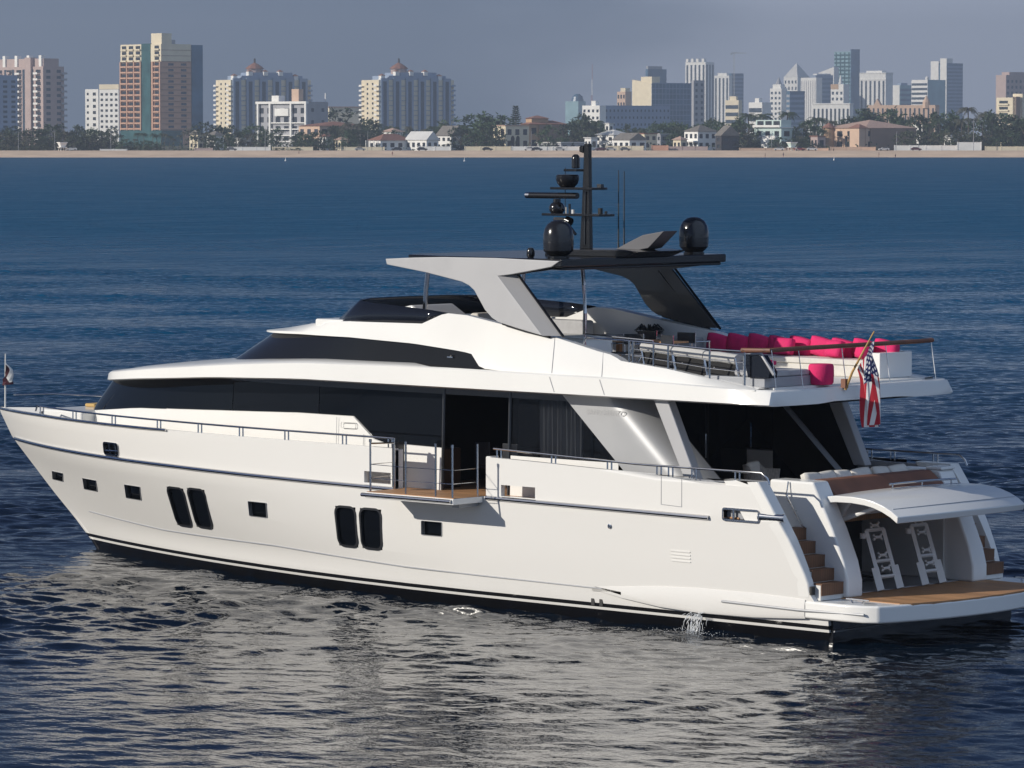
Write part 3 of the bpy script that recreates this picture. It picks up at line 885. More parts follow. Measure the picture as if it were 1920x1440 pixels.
for s in (1, -1):   # moulding seams
    m = MB()
    for xx in (8.6, 7.25):
        y0_, z0_ = ip(CLOW_Y, xx), ip(CLOW_Z, xx); y1_, z1_ = ip(CTOP_Y, xx + .3), ip(CTOP, xx + .3)
        m.tube([(xx, s * (y0_ + .004), z0_ + .05), (xx + .3, s * (y1_ + .004), z1_)], .005, 4)
        m.tube([(xx - .15, s * 2.974, 4.52), (xx, s * 2.955, 4.82)], .005, 4)
    m.build("moulding_seam", m_grey, fly)

# flybridge sole
m = MB(); m.prism([(3.25, 2.35), (12.4, 2.1), (12.4, -2.1), (3.25, -2.35)], 'z', 4.72, 4.785)
m.build("flybridge_deck", m_deckw, yacht)
m = MB()
m.box(15.0, 16.2, -2.1, 2.1, 4.78, 5.74); m.build("dashboard", m_white, yacht, bevel=.04)

# wrap-round windscreen of the flybridge
SCR = [(12.05, 12.05, 2.32, 2.32, 5.95, 5.99), (12.75, 12.75, 2.30, 2.29, 5.72, 6.05), (13.6, 13.5, 2.29, 2.25, 5.71, 6.09), (14.6, 14.3, 2.27, 2.20, 5.70, 6.13), (15.3, 14.85, 2.16, 2.05, 5.69, 6.16), (15.8, 15.2, 1.86, 1.72, 5.68, 6.17), (16.05, 15.42, 1.3, 1.2, 5.70, 6.18), (16.15, 15.5, .6, .55, 5.72, 6.18), (16.18, 15.52, 0, 0, 5.73, 6.18)]
m = MB()
b0 = [(a, c, e) for a, b_, c, d, e, f in SCR]; t0 = [(b_, d, f) for a, b_, c, d, e, f in SCR]
b0 += [(x, -y, z) for x, y, z in b0[::-1][1:]]; t0 += [(x, -y, z) for x, y, z in t0[::-1][1:]]
m.grid([b0, [tuple(.5 * (p + q) for p, q in zip(u, w)) for u, w in zip(b0, t0)], t0])
ws = m.build("flybridge_windscreen", m_smoke, yacht, smooth=True)
so = ws.modifiers.new("t", 'SOLIDIFY'); so.thickness = .03
# helm, seats and low lounges under the hardtop
m = MB(); m.prism([(13.2, 4.78), (14.6, 4.78), (14.6, 5.95), (13.9, 6.08), (13.2, 5.7)], 'y', .2, 1.5); m.build("helm_console", m_white, yacht, bevel=.05)
m = MB(); m.box(10.6, 13.0, 1.75, 2.1, 4.78, 5.62); m.box(10.6, 13.0, 1.3, 1.8, 4.78, 5.32); m.build("side_lounge", m_fab, yacht, bevel=.05)
m = MB(); m.box(11.9, 15.0, -2.1, -1.75, 4.78, 5.7); m.box(11.9, 15.0, -1.8, -1.2, 4.78, 5.3); m.build("side_lounge", m_fabg, yacht, bevel=.05)
m = MB(); m.prism([(12.5, 4.78), (12.5, 5.75), (12.35, 5.95), (12.15, 5.95), (12.0, 5.4), (11.7, 5.35), (11.7, 4.78)], 'y', .3, 1.3); m.build("helm_seat", m_fab, yacht, bevel=.05)

# ---------------------------------------------------------------- stern: wings, stairs, garage, raised door
def wing(m):
    rows = []
    for x, z in ((1.78, .86), (1.79, 1.12), (1.86, 1.30), (1.95, 1.49), (2.07, 1.73), (2.21, 1.98), (2.37, 2.22), (2.54, 2.47), (2.73, 2.74), (2.94, 3.03)):
        yo = HY(4, z) + .006
        rows.append([(x + .03, yo, z), (x + .9, yo - .02, z), (x + .9, 2.90, z), (x, 2.90, z), (x, yo - .03, z)])
    V = m.grid(rows, close=True); m.bm.faces.new(V[0]); m.bm.faces.new(V[-1][::-1])
both(wing, "quarter_wing", m_white, yacht, bevel=.02)
both(lambda m: m.box(1.74, 1.785, 2.94, 3.05, .92, 1.08), "wing_hole_inset", m_rubber, yacht)  # dark inset added to stand for a square hole
m = MB(); m.box(3.3, 8.0, -2.95, 2.95, 2.02, 2.20); m.build("cockpit_deck", m_teak, yacht)
both(lambda m: m.box(3.4, 8.0, 2.95, 3.08, 2.2, 2.98), "cockpit_lining", m_grey, yacht)
def stairs(m):
    for i in range(5):
        z = 1.13 + .245 * i
        m.box(1.62 + .23 * i, 3.4, 2.24, 2.92, z - .245 if i else .81, z - .03)
both(stairs, "stairway", m_deckw, yacht)
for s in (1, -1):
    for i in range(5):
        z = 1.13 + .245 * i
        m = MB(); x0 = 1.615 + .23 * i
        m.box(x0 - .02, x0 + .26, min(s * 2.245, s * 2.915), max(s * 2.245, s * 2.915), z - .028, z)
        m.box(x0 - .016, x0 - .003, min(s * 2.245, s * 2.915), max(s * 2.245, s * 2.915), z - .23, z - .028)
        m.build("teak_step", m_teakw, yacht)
def column(m):
    m.prism([(1.50, .81), (1.50, 1.13), (1.60, 1.50), (1.88, 2.12), (2.36, 3.0), (3.45, 3.0), (3.45, .81)], 'y', 1.76, 2.24)
both(column, "transom_column", m_white, yacht, bevel=.05, seg=3)
def bracket_rail(m):
    m.tube([(2.95, 2.27, 2.98), (2.95, 2.33, 2.72), (2.55, 2.33, 2.15), (2.55, 2.27, 2.12)], .016)
    m.tube([(2.75, 2.27, 2.42), (2.75, 2.33, 2.43)], .014)
both(bracket_rail, "stair_handrail", m_steel, yacht, smooth=True)
# garage
m = MB(); m.box(4.25, 4.3, -1.76, 1.76, .84, 2.6); m.build("garage_back_wall", m_char, yacht)
m = MB(); m.box(1.85, 4.25, -1.76, 1.76, .79, .83); m.build("garage_floor", m_grey, yacht)
m = MB(); m.box(2.35, 4.25, -1.76, 1.76, 2.58, 2.64); m.build("garage_ceiling", m_grey, yacht)
def gwall(m): m.box(2.2, 4.25, 1.70, 1.755, .84, 2.58)
both(gwall, "garage_side_wall", m_deckw, yacht)
m = MB(); m.box(3.9, 4.2, .9, 1.6, .84, 1.25); m.build("garage_locker", m_char, yacht, bevel=.03)
for y, z in ((-1.69, 2.25), (-1.69, 2.05)):
    m = MB(); m.lathe([(.05, 0), (.05, .02), (.03, .03)], n=12); o = m.build("garage_fitting", m_rubber, yacht, loc=(3.2, y, z)); o.rotation_euler = (R(-90), 0, 0)
# raised transom door
PR = [(2.18, 2.72), (1.95, 2.745), (1.57, 2.75), (1.25, 2.725), (1.05, 2.69), (.82, 2.62), (.62, 2.53), (.45, 2.42)]
def lid_pt(i, y, dz=0.0):
    x, z = PR[i]; e = 1 - (abs(y) / 2.05) ** 2
    return (x - .34 * e * (i / (len(PR) - 1)), y, z + .045 * e + dz)
ys = np.linspace(-2.05, 2.05, 21)
m = MB()
m.grid([[lid_pt(i, y) for y in ys] for i in range(len(PR))] )
top = [[lid_pt(i, y) for y in ys] for i in range(len(PR))]
bot = [[(p[0] + .03, p[1] * .99, p[2] - .13) for p in r] for r in top]
m.grid(bot)
m.grid([top[0], bot[0]]); m.grid([top[-1], bot[-1]])
m.grid([[r[0] for r in top], [r[0] for r in bot]]); m.grid([[r[-1] for r in top], [r[-1] for r in bot]])
door = m.build("transom_door", m_white, yacht, bevel=.02)
m = MB(); m.tube([(lid_pt(6, y)[0] + .05, y, lid_pt(6, y)[2] + .02) for y in np.linspace(-1.95, 1.95, 19)], .012, 6); m.build("door_groove", m_grey, door, smooth=True)
m = MB(); yy = np.linspace(.62, -1.55, 12)
m.tube([(1.78, y, lid_pt(2, y)[2] + .10) for y in yy], .022)
m.tube([(1.66, y, lid_pt(2, y)[2] + .02) for y in yy], .010, 6)
for y in (.5, -.45, -1.4): m.tube([(1.78, y, lid_pt(2, y)[2] - .01), (1.78, y, lid_pt(2, y)[2] + .10)], .016)
m.build("door_grab_rail", m_steel, door, smooth=True)
def strut(m):
    m.tube([(2.35, 1.55, 2.18), (1.25, 1.58, 2.55)], .045); m.tube([(2.3, 1.55, 2.2), (1.95, 1.56, 2.64)], .045)
    m.prism([(2.5, 2.6), (2.0, 2.6), (2.3, 2.12), (2.5, 2.2)], 'y', 1.48, 1.60)
both(strut, "door_strut", m_white, yacht)
# sun pad above the garage with its stained teak back
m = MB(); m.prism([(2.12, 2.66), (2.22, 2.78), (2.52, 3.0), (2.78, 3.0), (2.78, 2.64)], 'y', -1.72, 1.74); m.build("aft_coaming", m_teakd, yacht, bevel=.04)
m = MB(); m.box(2.78, 3.75, -1.74, 1.74, 2.2, 2.86); m.build("aft_settee", m_white, yacht, bevel=.03)
m = MB(); m.box(2.3, 2.7, -2.22, -1.76, 3.0, 3.06); m.build("stair_hatch", m_white, yacht, bevel=.02)
# jet ski cradles
def cradle(y, w, lab):
    t = tag(empty("watercraft_cradle", (0, 0, 0)), lab, "cradle", "watercraft cradles in the garage")
    B0, T0 = Vector((1.72, y, .84)), Vector((2.12, y, 1.98))
    d = T0 - B0
    for s in (-1, 1):
        m = MB(); m.tube([B0 + Vector((0, s * w / 2, 0)), B0 + d * .38 + Vector((0, s * w / 2, 0))], .10, 4)
        m.tube([B0 + d * .3 + Vector((0, s * w * .43, 0)), T0 + Vector((0, s * w * .43, 0))], .055, 4)
        m.build("side_rail", m_white, t)
    for f in (.22, .48, 1.0):
        m = MB(); p = B0 + d * f; m.tube([p + Vector((0, -w * .45, 0)), p + Vector((0, w * .45, 0))], .035, 4); m.build("rung", m_white, t)
    for f in (.36, .58, .88, 1.08):
        p = B0 + d * f
        m = MB()
        for s in (-1, 1): m.tube([p + Vector((-.03, s * .13, .05)), p + Vector((-.03, s * .05, .0)), p + Vector((-.03, s * .13, -.05))], .026, 6)
        m.tube([p + Vector((-.03, -.1, 0)), p + Vector((-.03, .1, 0))], .03, 6)
        m.build("chock", m_deckw, t)
    m = MB(); m.lathe([(.06, -.05), (.06, .05)], n=12); m.build("roller", m_deckw, t, loc=tuple(B0 + d * .92 + Vector((.02, w * .62, 0))))
cradle(.62, .62, "white ladder-like cradle in the open garage, the one nearer the port stairs")
cradle(-.78, .56, "white ladder-like cradle in the open garage, the one nearer the starboard stairs")
m = MB(); m.tube([(3.3 + .35 * math.cos(a) * (1 + .1 * math.sin(3 * a)), -.35 + .5 * math.sin(a), .86 + .02 * math.sin(5 * a)) for a in np.linspace(0, 12, 60)], .03, 6)
tag(m.build("hose_coil", m_rubber, smooth=True), "dark hose lying coiled on the garage floor between the two white cradles", "hose")

m = MB(); m.prism([(7.9, 2.3), (7.9, 4.5), (6.0, 4.5), (5.1, 2.95), (5.1, 2.3)], 'y', -2.62, -2.58); m.build("cockpit_side_glass", m_glass, yacht)
# cooling water running out of the hull side
rw = random.Random(5); m = MB()
for k in range(90):
    x = 4.55 + rw.gauss(0, .10); z0 = .40 - .1 * rw.random(); y0 = 3.05; pts = []
    t0_ = rw.random() * .6; v = .35 + .25 * rw.random()
    for j in range(4):
        t_ = t0_ + j * .06; pts.append((x + .03 * math.sin(k + j), y0 + v * t_ * .8, z0 - 1.1 * t_ * t_))
    m.tube(pts, [.002, .006, .005, .001], 4)
for k in range(260):
    a = rw.uniform(0, 6.28); r = abs(rw.gauss(0, .28)); q = rw.uniform(.006, .013); m.lathe([(.002, -.4 * q), (q, 0), (.002, .5 * q)], (4.5 + r * 1.7 * math.cos(a), 3.3 + r * math.sin(a), .015 + .05 * rw.random() ** 2), 5)
wf = mat("white_water", (.75, .77, .78), .3)
tag(m.build("water_outflow", wf, smooth=True, merge=0), kind='stuff')

# cushions on the aft settee
def pillow_mesh(name, sx, sy, sz, mt, n=8):
    m = MB()
    bmesh.ops.create_cube(m.bm, size=1)
    bmesh.ops.subdivide_edges(m.bm, edges=m.bm.edges[:], cuts=4, use_grid_fill=True)
    for v in m.bm.verts:
        x, y, z = v.co * 2
        k = 1 - .10 * (y * y * z * z)
        v.co = Vector((x * (1 - .45 * max(abs(y), abs(z)) ** 6) * sx / 2, y * k * sy / 2 * (1 - .03 * (1 - z * z)), z * k * sz / 2 * (1 - .05 * (1 - y * y) * (1 + .5 * y))))
    return m.mesh(name, mt, True)
pm = pillow_mesh("settee_cushion", .2, .56, .40, m_fab)
labs = ["first cream cushion of the settee row, nearest the port stairs", "second cream cushion of the settee row from the port stairs", "third cream cushion of the settee row, last in full sun", "first shaded cream cushion of the settee row behind the door", "second shaded cream cushion of the settee row behind the door", "last shaded cream cushion of the settee row, nearest the starboard bulwark"]
for i, (y, lb) in enumerate(zip((1.42, .95, .45, -.15, -.75, -1.35), labs)):
    o = bpy.data.objects.new("settee_cushion", pm); COL.objects.link(o)
    o.location = (3.02 + .03 * (i % 2), y, 2.91); o.rotation_euler = (.06 * (-1) ** i, R(28 + 4 * (i % 3)), .08 * (-1) ** i)
    tag(o, lb, "cushion", "cream cushions on the aft settee")
# wicker armchair in the cockpit
t = tag(empty("wicker_armchair", (5.35, .05, 2.2), R(200)), "pale woven armchair with cream cushions standing in the cockpit behind the rail", "armchair")
m_wick = mat("wicker", (.46, .43, .40), .8, var=.35, scale=60, bump=.6, bscale=80, stretch=(1, 1, .2))
m = MB(); rows = []
for z, g in ((.08, -.03), (.45, 0), (.84, .05)):
    rows.append([((.42 + g) * math.cos(a), (.42 + g) * math.sin(a), z if abs(a - math.pi) < 1.0 or z < .5 else z - .10) for a in np.linspace(R(70), R(290), 17)])
m.grid(rows); bk = m.build("woven_shell", m_wick, t, smooth=True); k = bk.modifiers.new("t", 'SOLIDIFY'); k.thickness = .04
m = MB(); m.obox((.05, 0, .36), (.66, .62, .16)); m.build("seat_cushion", m_fab, t, bevel=.05)
m = MB(); m.obox((-.27, 0, .70), (.14, .56, .42)); m.build("back_cushion", m_fab, t, bevel=.06)
for a in (-1, 1):
    for b_ in (-1, 1):
        m = MB(); m.tube([(.28 * a, .3 * b_, 0), (.28 * a, .3 * b_, .3)], .02); m.build("leg", m_steel, t)
m = MB(); m.box(5.2, 5.9, -.95, -.4, 2.62, 2.66); m.box(5.5, 5.6, -.72, -.62, 2.2, 2.62)
tag(m.build("cockpit_table", m_teak, bevel=.01), "small teak table in the cockpit beside the woven armchair", "table")

# ---------------------------------------------------------------- fold-down balcony in the port bulwark
bal = None
m = MB(); m.box(10.2, 12.72, 3.21, 4.08, 2.20, 2.325)
bal = m.build("balcony", m_white, yacht, bevel=.012)
m = MB(); m.box(10.22, 12.70, 3.1, 4.05, 2.325, 2.336); m.build("teak_deck", m_teak, bal)
m = MB(); m.tube([(10.25, 4.10, 2.27), (12.80, 4.10, 2.27)], .04); m.build("edge_rail", m_steel, bal, smooth=True)
m = MB(); m.box(10.3, 10.5, 3.25, 3.8, 2.12, 2.20); m.build("hinge_arm", m_grey, bal)
for x in (12.62, 11.6, 10.75, 10.28):
    m = MB(); m.tube([(x, 4.02, 2.33), (x, 4.02, 3.36)], .021); m.lathe([(.03, 3.36), (.03, 3.42)], (x, 4.02, 0), 8); m.build("post", m_steel, bal)
for x, y in ((12.66, 3.28), (10.26, 3.3)):
    m = MB(); m.tube([(x, y, 2.33), (x, y, 3.40)], .021); m.build("post", m_steel, bal)
for z in (2.62, 2.9):
    m = MB(); m.tube([(12.66, 3.28, z), (12.62, 4.02, z), (11.6, 4.02, z - .01), (10.28, 4.02, z), (10.26, 3.3, z)], .007, 5); m.build("guard_wire", m_steel, bal)
m = MB(); m.tube([(12.66, 3.28, 3.3), (12.62, 4.02, 3.33)], .018); m.build("side_handrail", m_steel, bal)
for x in (12.72, 10.12):
    m = MB(); m.box(min(x, x + .12 * (1 if x > 11 else -1)), max(x, x + .12 * (1 if x > 11 else -1)), 2.95, 3.19, 2.33, 3.15); m.build("gate_post", m_white, yacht, bevel=.01)
m = MB(); m.box(12.735, 12.79, 2.9, 3.21, 2.34, 3.30); m.build("gate_edge", m_char, yacht)

# ---------------------------------------------------------------- handrails on the bulwarks: paired posts
def rail_y(x): return max(.05, HY(x, 3.1) - .05)
def hand(x0, x1, n, h): return [(x, rail_y(x), ip(SHEER, x) + h) for x in np.linspace(x0, x1, n)]
def rail_set(s, pts, posts):
    m = MB(); m.tube([(x, s * y, z) for x, y, z in pts], .021)
    r_ = m.build("bulwark_rail", m_steel, yacht, smooth=True)
    for x in posts:
        m = MB()
        for dx in (-.055, .055):
            zz = np.interp(x, *zip(*sorted((p[0], p[2]) for p in pts)))
            m.tube([(x + dx, s * rail_y(x), ip(SHEER, x) - .03), (x + dx, s * rail_y(x), zz)], .018, 6)
        m.build("rail_post", m_steel, r_, smooth=True)
fw = [(26.3, rail_y(26.3), 3.26), (26.2, rail_y(26.2), 3.40)] + hand(26.0, 12.75, 40, .20)
af = hand(9.95, 2.9, 16, .17) + [(2.75, 3.15, 3.1), (2.70, 3.15, 2.99)]
for s in (1, -1):
    rail_set(s, fw, [25.9, 24.05, 22.2, 20.35, 18.85, 17.45, 16.0, 14.25, 12.9])
    rail_set(s, af, [9.8, 8.3, 6.8, 5.5, 5.2, 4.6, 3.5])

# ---------------------------------------------------------------- hardtop, mast and flybridge
side = [(13.56, 7.09), (12.8, 7.13), (11.9, 7.16), (10.4, 7.17), (8.63, 7.14), (8.85, 7.02), (9.15, 6.97), (9.98, 6.84), (10.33, 6.80), (9.10, 5.62), (9.7, 5.73), (10.33, 5.86), (10.50, 5.94), (10.70, 6.10), (10.86, 6.31), (11.0, 6.49), (11.15, 6.59), (11.35, 6.66), (12.38, 6.83), (13.52, 6.97)]
# hand-made mesh: outer face, inner face, rim, and the facet that turns inwards at the back of the leg
def hardtop_side(m):
    lo = lambda z: 2.62 - .02 * (7.1 - z)
    m.prism(side, 'y', 2.40, 2.62)
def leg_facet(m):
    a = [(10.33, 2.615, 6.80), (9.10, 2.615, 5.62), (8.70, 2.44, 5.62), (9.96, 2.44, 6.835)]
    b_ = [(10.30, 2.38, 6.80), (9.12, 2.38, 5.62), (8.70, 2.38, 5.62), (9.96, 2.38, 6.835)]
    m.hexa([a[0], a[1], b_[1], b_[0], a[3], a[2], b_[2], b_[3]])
both(hardtop_side, "hardtop_side", m_silver, yacht, bevel=.015)
both(lambda m: m.prism([(x - .02 * (x < 10), z + (.01 if z < 5.7 else -.01)) for x, z in side], 'y', 2.375, 2.402), "leg_lining", m_char, yacht)
for o, mt in zip(both(leg_facet, "hardtop_leg", m_facet_shade, yacht), (m_facet_shade, m_char)): o.data.materials[0] = mt  # silver legs given grey and charcoal facets, shade put in as colour
def leg_edge(m):
    m.tube([(8.66, 2.46, 5.60), (9.93, 2.46, 6.85), (9.15, 2.5, 6.955), (8.83, 2.52, 7.0)], .028, 6)
both(leg_edge, "leg_edge", m_black, yacht)
both(lambda m: m.tube([(9.0, 2.50, 5.60), (9.7, 2.50, 5.71), (10.3, 2.50, 5.83)], .035, 6), "leg_foot", m_black, yacht)
m = MB(); m.prism([(8.60, 2.58), (8.56, 1.5), (8.55, 0), (8.56, -1.5), (8.60, -2.58), (10, -2.6), (12.0, -2.55), (13.2, -2.3), (13.55, -1.8), (13.6, 0), (13.55, 1.8), (13.2, 2.3), (12.0, 2.55), (10, 2.6)], 'z', 7.01, 7.18)
ht = m.build("hardtop_roof", m_black, yacht, bevel=.03)
m = MB(); m.prism([(8.64, 2.46), (8.64, -2.46), (13.3, -1.9), (13.3, 1.9)], 'z', 6.95, 7.01); m.build("hardtop_lining", m_black, yacht, bevel=.02)
m = MB(); m.prism([(10.75, 7.18), (10.7, 7.30), (8.55, 7.33), (8.15, 7.30), (8.5, 7.18)], 'y', -.75, .75); m.build("mast_plinth", m_black, ht, bevel=.015)
m_fin = mat("fin_grey", (.10, .10, .11), .45)
m = MB(); m.prism([(9.25, 7.32), (8.95, 7.45), (8.5, 7.63), (7.92, 7.72), (7.96, 7.68), (8.35, 7.36), (8.6, 7.32)], 'y', -.22, .22); m.build("tail_fin", m_fin, ht, bevel=.015)
for y, p in ((1.5, [(13.49, 5.98), (13.46, 6.4), (13.38, 6.92)]), (-1.5, [(13.49, 5.98), (13.46, 6.4), (13.38, 6.92)])):
    m = MB(); m.tube([(x, y, z) for x, z in p], .05); m.build("front_post", m_steel, yacht, smooth=True)
m = MB(); m.tube([(11.2, -1.0, 4.78), (11.18, -1.0, 5.9), (11.22, -1.0, 6.5), (11.27, -1.0, 6.92)], .045); m.build("rear_post", m_steel, yacht, smooth=True)

dome_prof = [(.16, 0), (.24, .06), (.305, .13), (.315, .27), (.31, .44), (.285, .57), (.225, .67), (.14, .73), (.06, .75), (0, .753)]
def dome(y):
    m = MB(); m.lathe(dome_prof, n=36); m.build("satellite_dome", m_dome, yacht, smooth=True, loc=(9.22, y, 7.20))
    m = MB(); m.lathe([(.22, 0), (.22, .05)], n=20); m.build("dome_base", m_black, yacht, loc=(9.22, y, 7.17))
dome(2.0); dome(-2.25)
m = MB(); m.lathe([(.06, 0), (.085, .04), (.085, .14), (.05, .2)], n=14); m.build("gps_antenna", m_dome, yacht, smooth=True, loc=(9.85, 2.15, 7.18))

mast = None
m = MB()
m.prism([(10.40, 7.3), (10.10, 7.3), (10.12, 8.2), (10.14, 9.50), (10.28, 9.50), (10.30, 9.0), (10.34, 8.2)], 'y', -.05, .05)
m.prism([(10.28, 9.30), (10.40, 9.33), (10.40, 9.44), (10.28, 9.47)], 'y', -.07, .07)
mast = m.build("radar_mast", m_black, yacht, bevel=.02)
for y in (-.065, .065):
    m = MB(); m.tube([(10.24, y, 7.4), (10.22, y, 8.5)], .014, 6); m.build("mast_rib", m_char, mast)
def shelf(x0, x1, z, w):
    m = MB(); m.prism([(x0, -w * .35), (x0, w * .35), (10.5, w * .5), (x1 + .1, w * .5), (x1, w * .2), (x1, -w * .2), (x1 + .1, -w * .5), (10.5, -w * .5)], 'z', z - .03, z + .02); return m.build("mast_shelf", m_black, mast, bevel=.008)
shelf(11.36, 9.58, 8.02, .5); shelf(11.12, 9.78, 8.57, .5); shelf(10.80, 10.3, 8.95, .3)
m = MB(); m.lathe([(.15, 0), (.215, .07), (.245, .15), (.245, .235), (.22, .262), (0, .272)], n=30); m.build("radome", m_dome, mast, smooth=True, loc=(10.78, 0, 8.59))
m = MB(); m.lathe([(.06, 0), (.088, .015), (.088, .20), (.075, .26), (.04, .295), (0, .30)], n=20); m.build("antenna_dome", m_dome, mast, smooth=True, loc=(10.55, 0, 8.98))
m = MB(); m.lathe([(.12, 0), (.16, .05), (.168, .13), (.13, .2), (.08, .23), (.08, .30)], n=24); rd = m.build("radar_pedestal", m_dome, mast, smooth=True, loc=(11.08, 0, 8.04))
m = MB(); m.tube([(11.86, 0, 8.41), (10.50, 0, 8.41)], .065, 12); m.build("radar_scanner", m_dome, mast, smooth=True)
m = MB(); m.tube([(11.95, .0, 8.41), (11.84, 0, 8.41)], .066, 12); m.build("scanner_cap", m_steel, mast)
m = MB(); m.tube([(11.05, .1, 7.90), (10.75, .1, 7.90)], .05, 10); m.tube([(10.72, .1, 7.90), (10.60, .1, 7.86)], .09, 10); m.tube([(10.72, .1, 7.86), (10.5, .05, 7.6)], .03, 6); m.build("search_light", m_black, mast, smooth=True)
m = MB(); m.tube([(11.05, .12, 7.935), (10.78, .12, 7.935)], .022, 8); m.build("horn_trumpet", m_steel, mast, smooth=True)
for x, h, r, mt in ((10.82, .13, .02, m_deckw), (10.72, .2, .025, m_char), (10.62, .08, .035, m_deckw), (9.86, .12, .05, m_rubber), (9.70, .06, .03, m_char)):
    m = MB(); m.tube([(x, 0, 8.04), (x, 0, 8.04 + h)], r, 8); m.build("mast_lamp", mt, mast)
m = MB(); m.obox((9.86, 0, 8.62), (.12, .1, .08)); m.build("mast_camera", m_char, mast, bevel=.01)
m = MB(); m.tube([(10.80, .05, 8.0), (10.80, .05, 9.0)], .008, 5); m.build("mast_stay", m_rubber, mast)
for x, y, z in ((9.62, -.3, 8.95), (9.42, -.25, 8.93)):
    m = MB(); m.tube([(x, y, 7.31), (x, y, 7.5), (x, y, z)], [.022, .016, .009], 6); m.build("whip_antenna", m_rubber, yacht)
for x, y, h in ((10.62, .45, .16), (10.42, .5, .10), (10.52, .55, .2)):
    m = MB(); m.tube([(x, y, 7.30), (x, y, 7.30 + h)], .022, 8); m.build("navigation_lamp", m_deckw, yacht)

# flybridge rails
def fly_rail(m):
    m.tube([(8.18, 2.40, 5.46), (8.02, 2.48, 5.61), (6.9, 2.60, 5.60), (6.05, 2.64, 5.565), (4.6, 2.66, 5.50), (3.76, 2.68, 5.49)], .022)
for s in (1, -1):
    if s < 0: continue
    m = MB(); fly_rail(m); fr = m.build("flybridge_rail", m_steel, yacht, smooth=True)
    for x, zb, zt in ((6.72, 5.17, 5.595), (6.62, 5.17, 5.59), (6.08, 5.10, 5.565), (5.70, 5.06, 5.55), (4.63, 4.90, 5.50), (3.74, 4.80, 5.49)):
        m = MB(); m.tube([(x, 2.65, zb), (x, 2.65, zt)], .022, 8); m.build("rail_post", m_steel, fr, smooth=True)
    for dz in (.17, .32):
        m = MB(); m.tube([(6.7, 2.65, 5.60 - dz * .9), (5.7, 2.65, 5.55 - dz), (4.63, 2.66, 5.50 - dz * 1.15), (3.74, 2.68, 5.49 - dz * 1.25)], .009, 6); m.build("mid_rail", m_steel, fr, smooth=True)
m = MB(); m.tube([(7.4, 1.15, 5.52), (9.2, 1.2, 5.60)], .018); m.tube([(7.4, 1.15, 4.8), (7.4, 1.15, 5.52)], .018); m.tube([(9.2, 1.2, 4.8), (9.2, 1.2, 5.6)], .018); m.tube([(7.4, 1.15, 5.2), (9.2, 1.2, 5.25)], .012); m.build("stairwell_rail", m_steel, yacht, smooth=True)
# teak topped rail across the stern of the flybridge
m = MB()
pts = [(3.78, 2.70, 5.515), (3.15, 2.62, 5.53)] + [(3.06 - .05 * (1 - (y / 2.6) ** 2), y, 5.545) for y in (1.8, .9, 0, -.9, -1.8)] + [(3.12, -2.52, 5.545)]
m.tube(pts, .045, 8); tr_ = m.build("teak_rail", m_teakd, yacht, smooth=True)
for y in (2.62, 1.8, .45, -.95, -2.45):
    m = MB(); m.tube([(3.10, y, 5.54), (3.02, y - .06, 4.76)], .010, 6); m.build("rail_post", m_steel, tr_)
m = MB(); m.tube([(3.12, -2.5, 5.6), (5, -2.62, 5.64), (7.4, -2.5, 5.66)], .008, 6); m.build("guard_wire", m_steel, tr_)
# starboard: the long sofa along the coaming
m = MB(); m.box(3.72, 8.75, -2.45, -1.55, 4.785, 5.02); m.box(3.72, 8.75, -2.52, -2.30, 5.02, 5.30)
sofa = m.build("flybridge_sofa", m_fab, yacht, bevel=.03)
m = MB(); m.box(3.66, 3.90, -2.56, -1.50, 4.785, 5.30); m.build("sofa_arm", m_white, sofa, bevel=.02)
m = MB(); m.box(3.95, 8.7, -2.3, -1.52, 5.02, 5.14); m.build("sofa_seat", m_fab, sofa, bevel=.03)
cm = pillow_mesh("magenta_cushion", .22, .60, .40, m_pink)
cl = ["magenta cushion at the forward end of the flybridge sofa, in the hardtop's shade", "second magenta cushion from the forward end of the sofa, in shade", "third magenta cushion from the forward end of the sofa, in shade", "first sunlit magenta cushion of the sofa, next to the shaded three", "second sunlit magenta cushion of the sofa", "third sunlit magenta cushion of the sofa, behind the teak rail", "fourth sunlit magenta cushion of the sofa, left of the flagstaff", "fifth sunlit magenta cushion of the sofa, just left of the flagstaff", "aftmost magenta cushion of the sofa, beside the hanging flag"]
for i, lb in enumerate(cl):
    o = bpy.data.objects.new("magenta_cushion", cm); COL.objects.link(o)
    o.location = (8.45 - .555 * i, -2.16, 5.31 + .012 * ((i * 7) % 3)); o.rotation_euler = (0, R(6 * (-1) ** i), R(90 + 8 * math.sin(i * 2.3)))
    o.rotation_euler = (R(-10), R(1.2 * (-1) ** i), R(90 + 3 * math.sin(i * 2.3)))
    tag(o, lb, "cushion", "magenta cushions on the flybridge sofa")
cm2 = pillow_mesh("magenta_cushion", .2, .5, .36, m_pink)
for (x, y, z, rz, lb) in ((4.35, -1.80, 5.33, 55, "magenta cushion leaning in the aft corner of the sofa, right of the flagstaff"), (5.05, -1.78, 5.33, 80, "plump magenta cushion in front of the sofa row, behind the pouf"), (6.4, -1.80, 5.33, 95, "magenta cushion in the front row of the sofa, above the daybed")):
    o = bpy.data.objects.new("magenta_cushion", cm2); COL.objects.link(o); o.location = (x, y, z); o.rotation_euler = (0, R(-16), R(rz))
    tag(o, lb, "cushion", "magenta cushions on the flybridge sofa")
m = MB(); m.box(3.95, 4.9, -1.5, -1.35, 4.80, 4.83)
o = pillow_mesh("magenta_bolster", .5, .34, .12, m_pink)
o = bpy.data.objects.new("magenta_bolster", o); COL.objects.link(o); o.location = (4.05, 1.72, 5.22); o.rotation_euler = (0, 0, .3)
tag(o, "flat dark magenta bolster lying on the grey daybed", "cushion")
m = MB(); m.bm.free(); m.bm = bmesh.new()
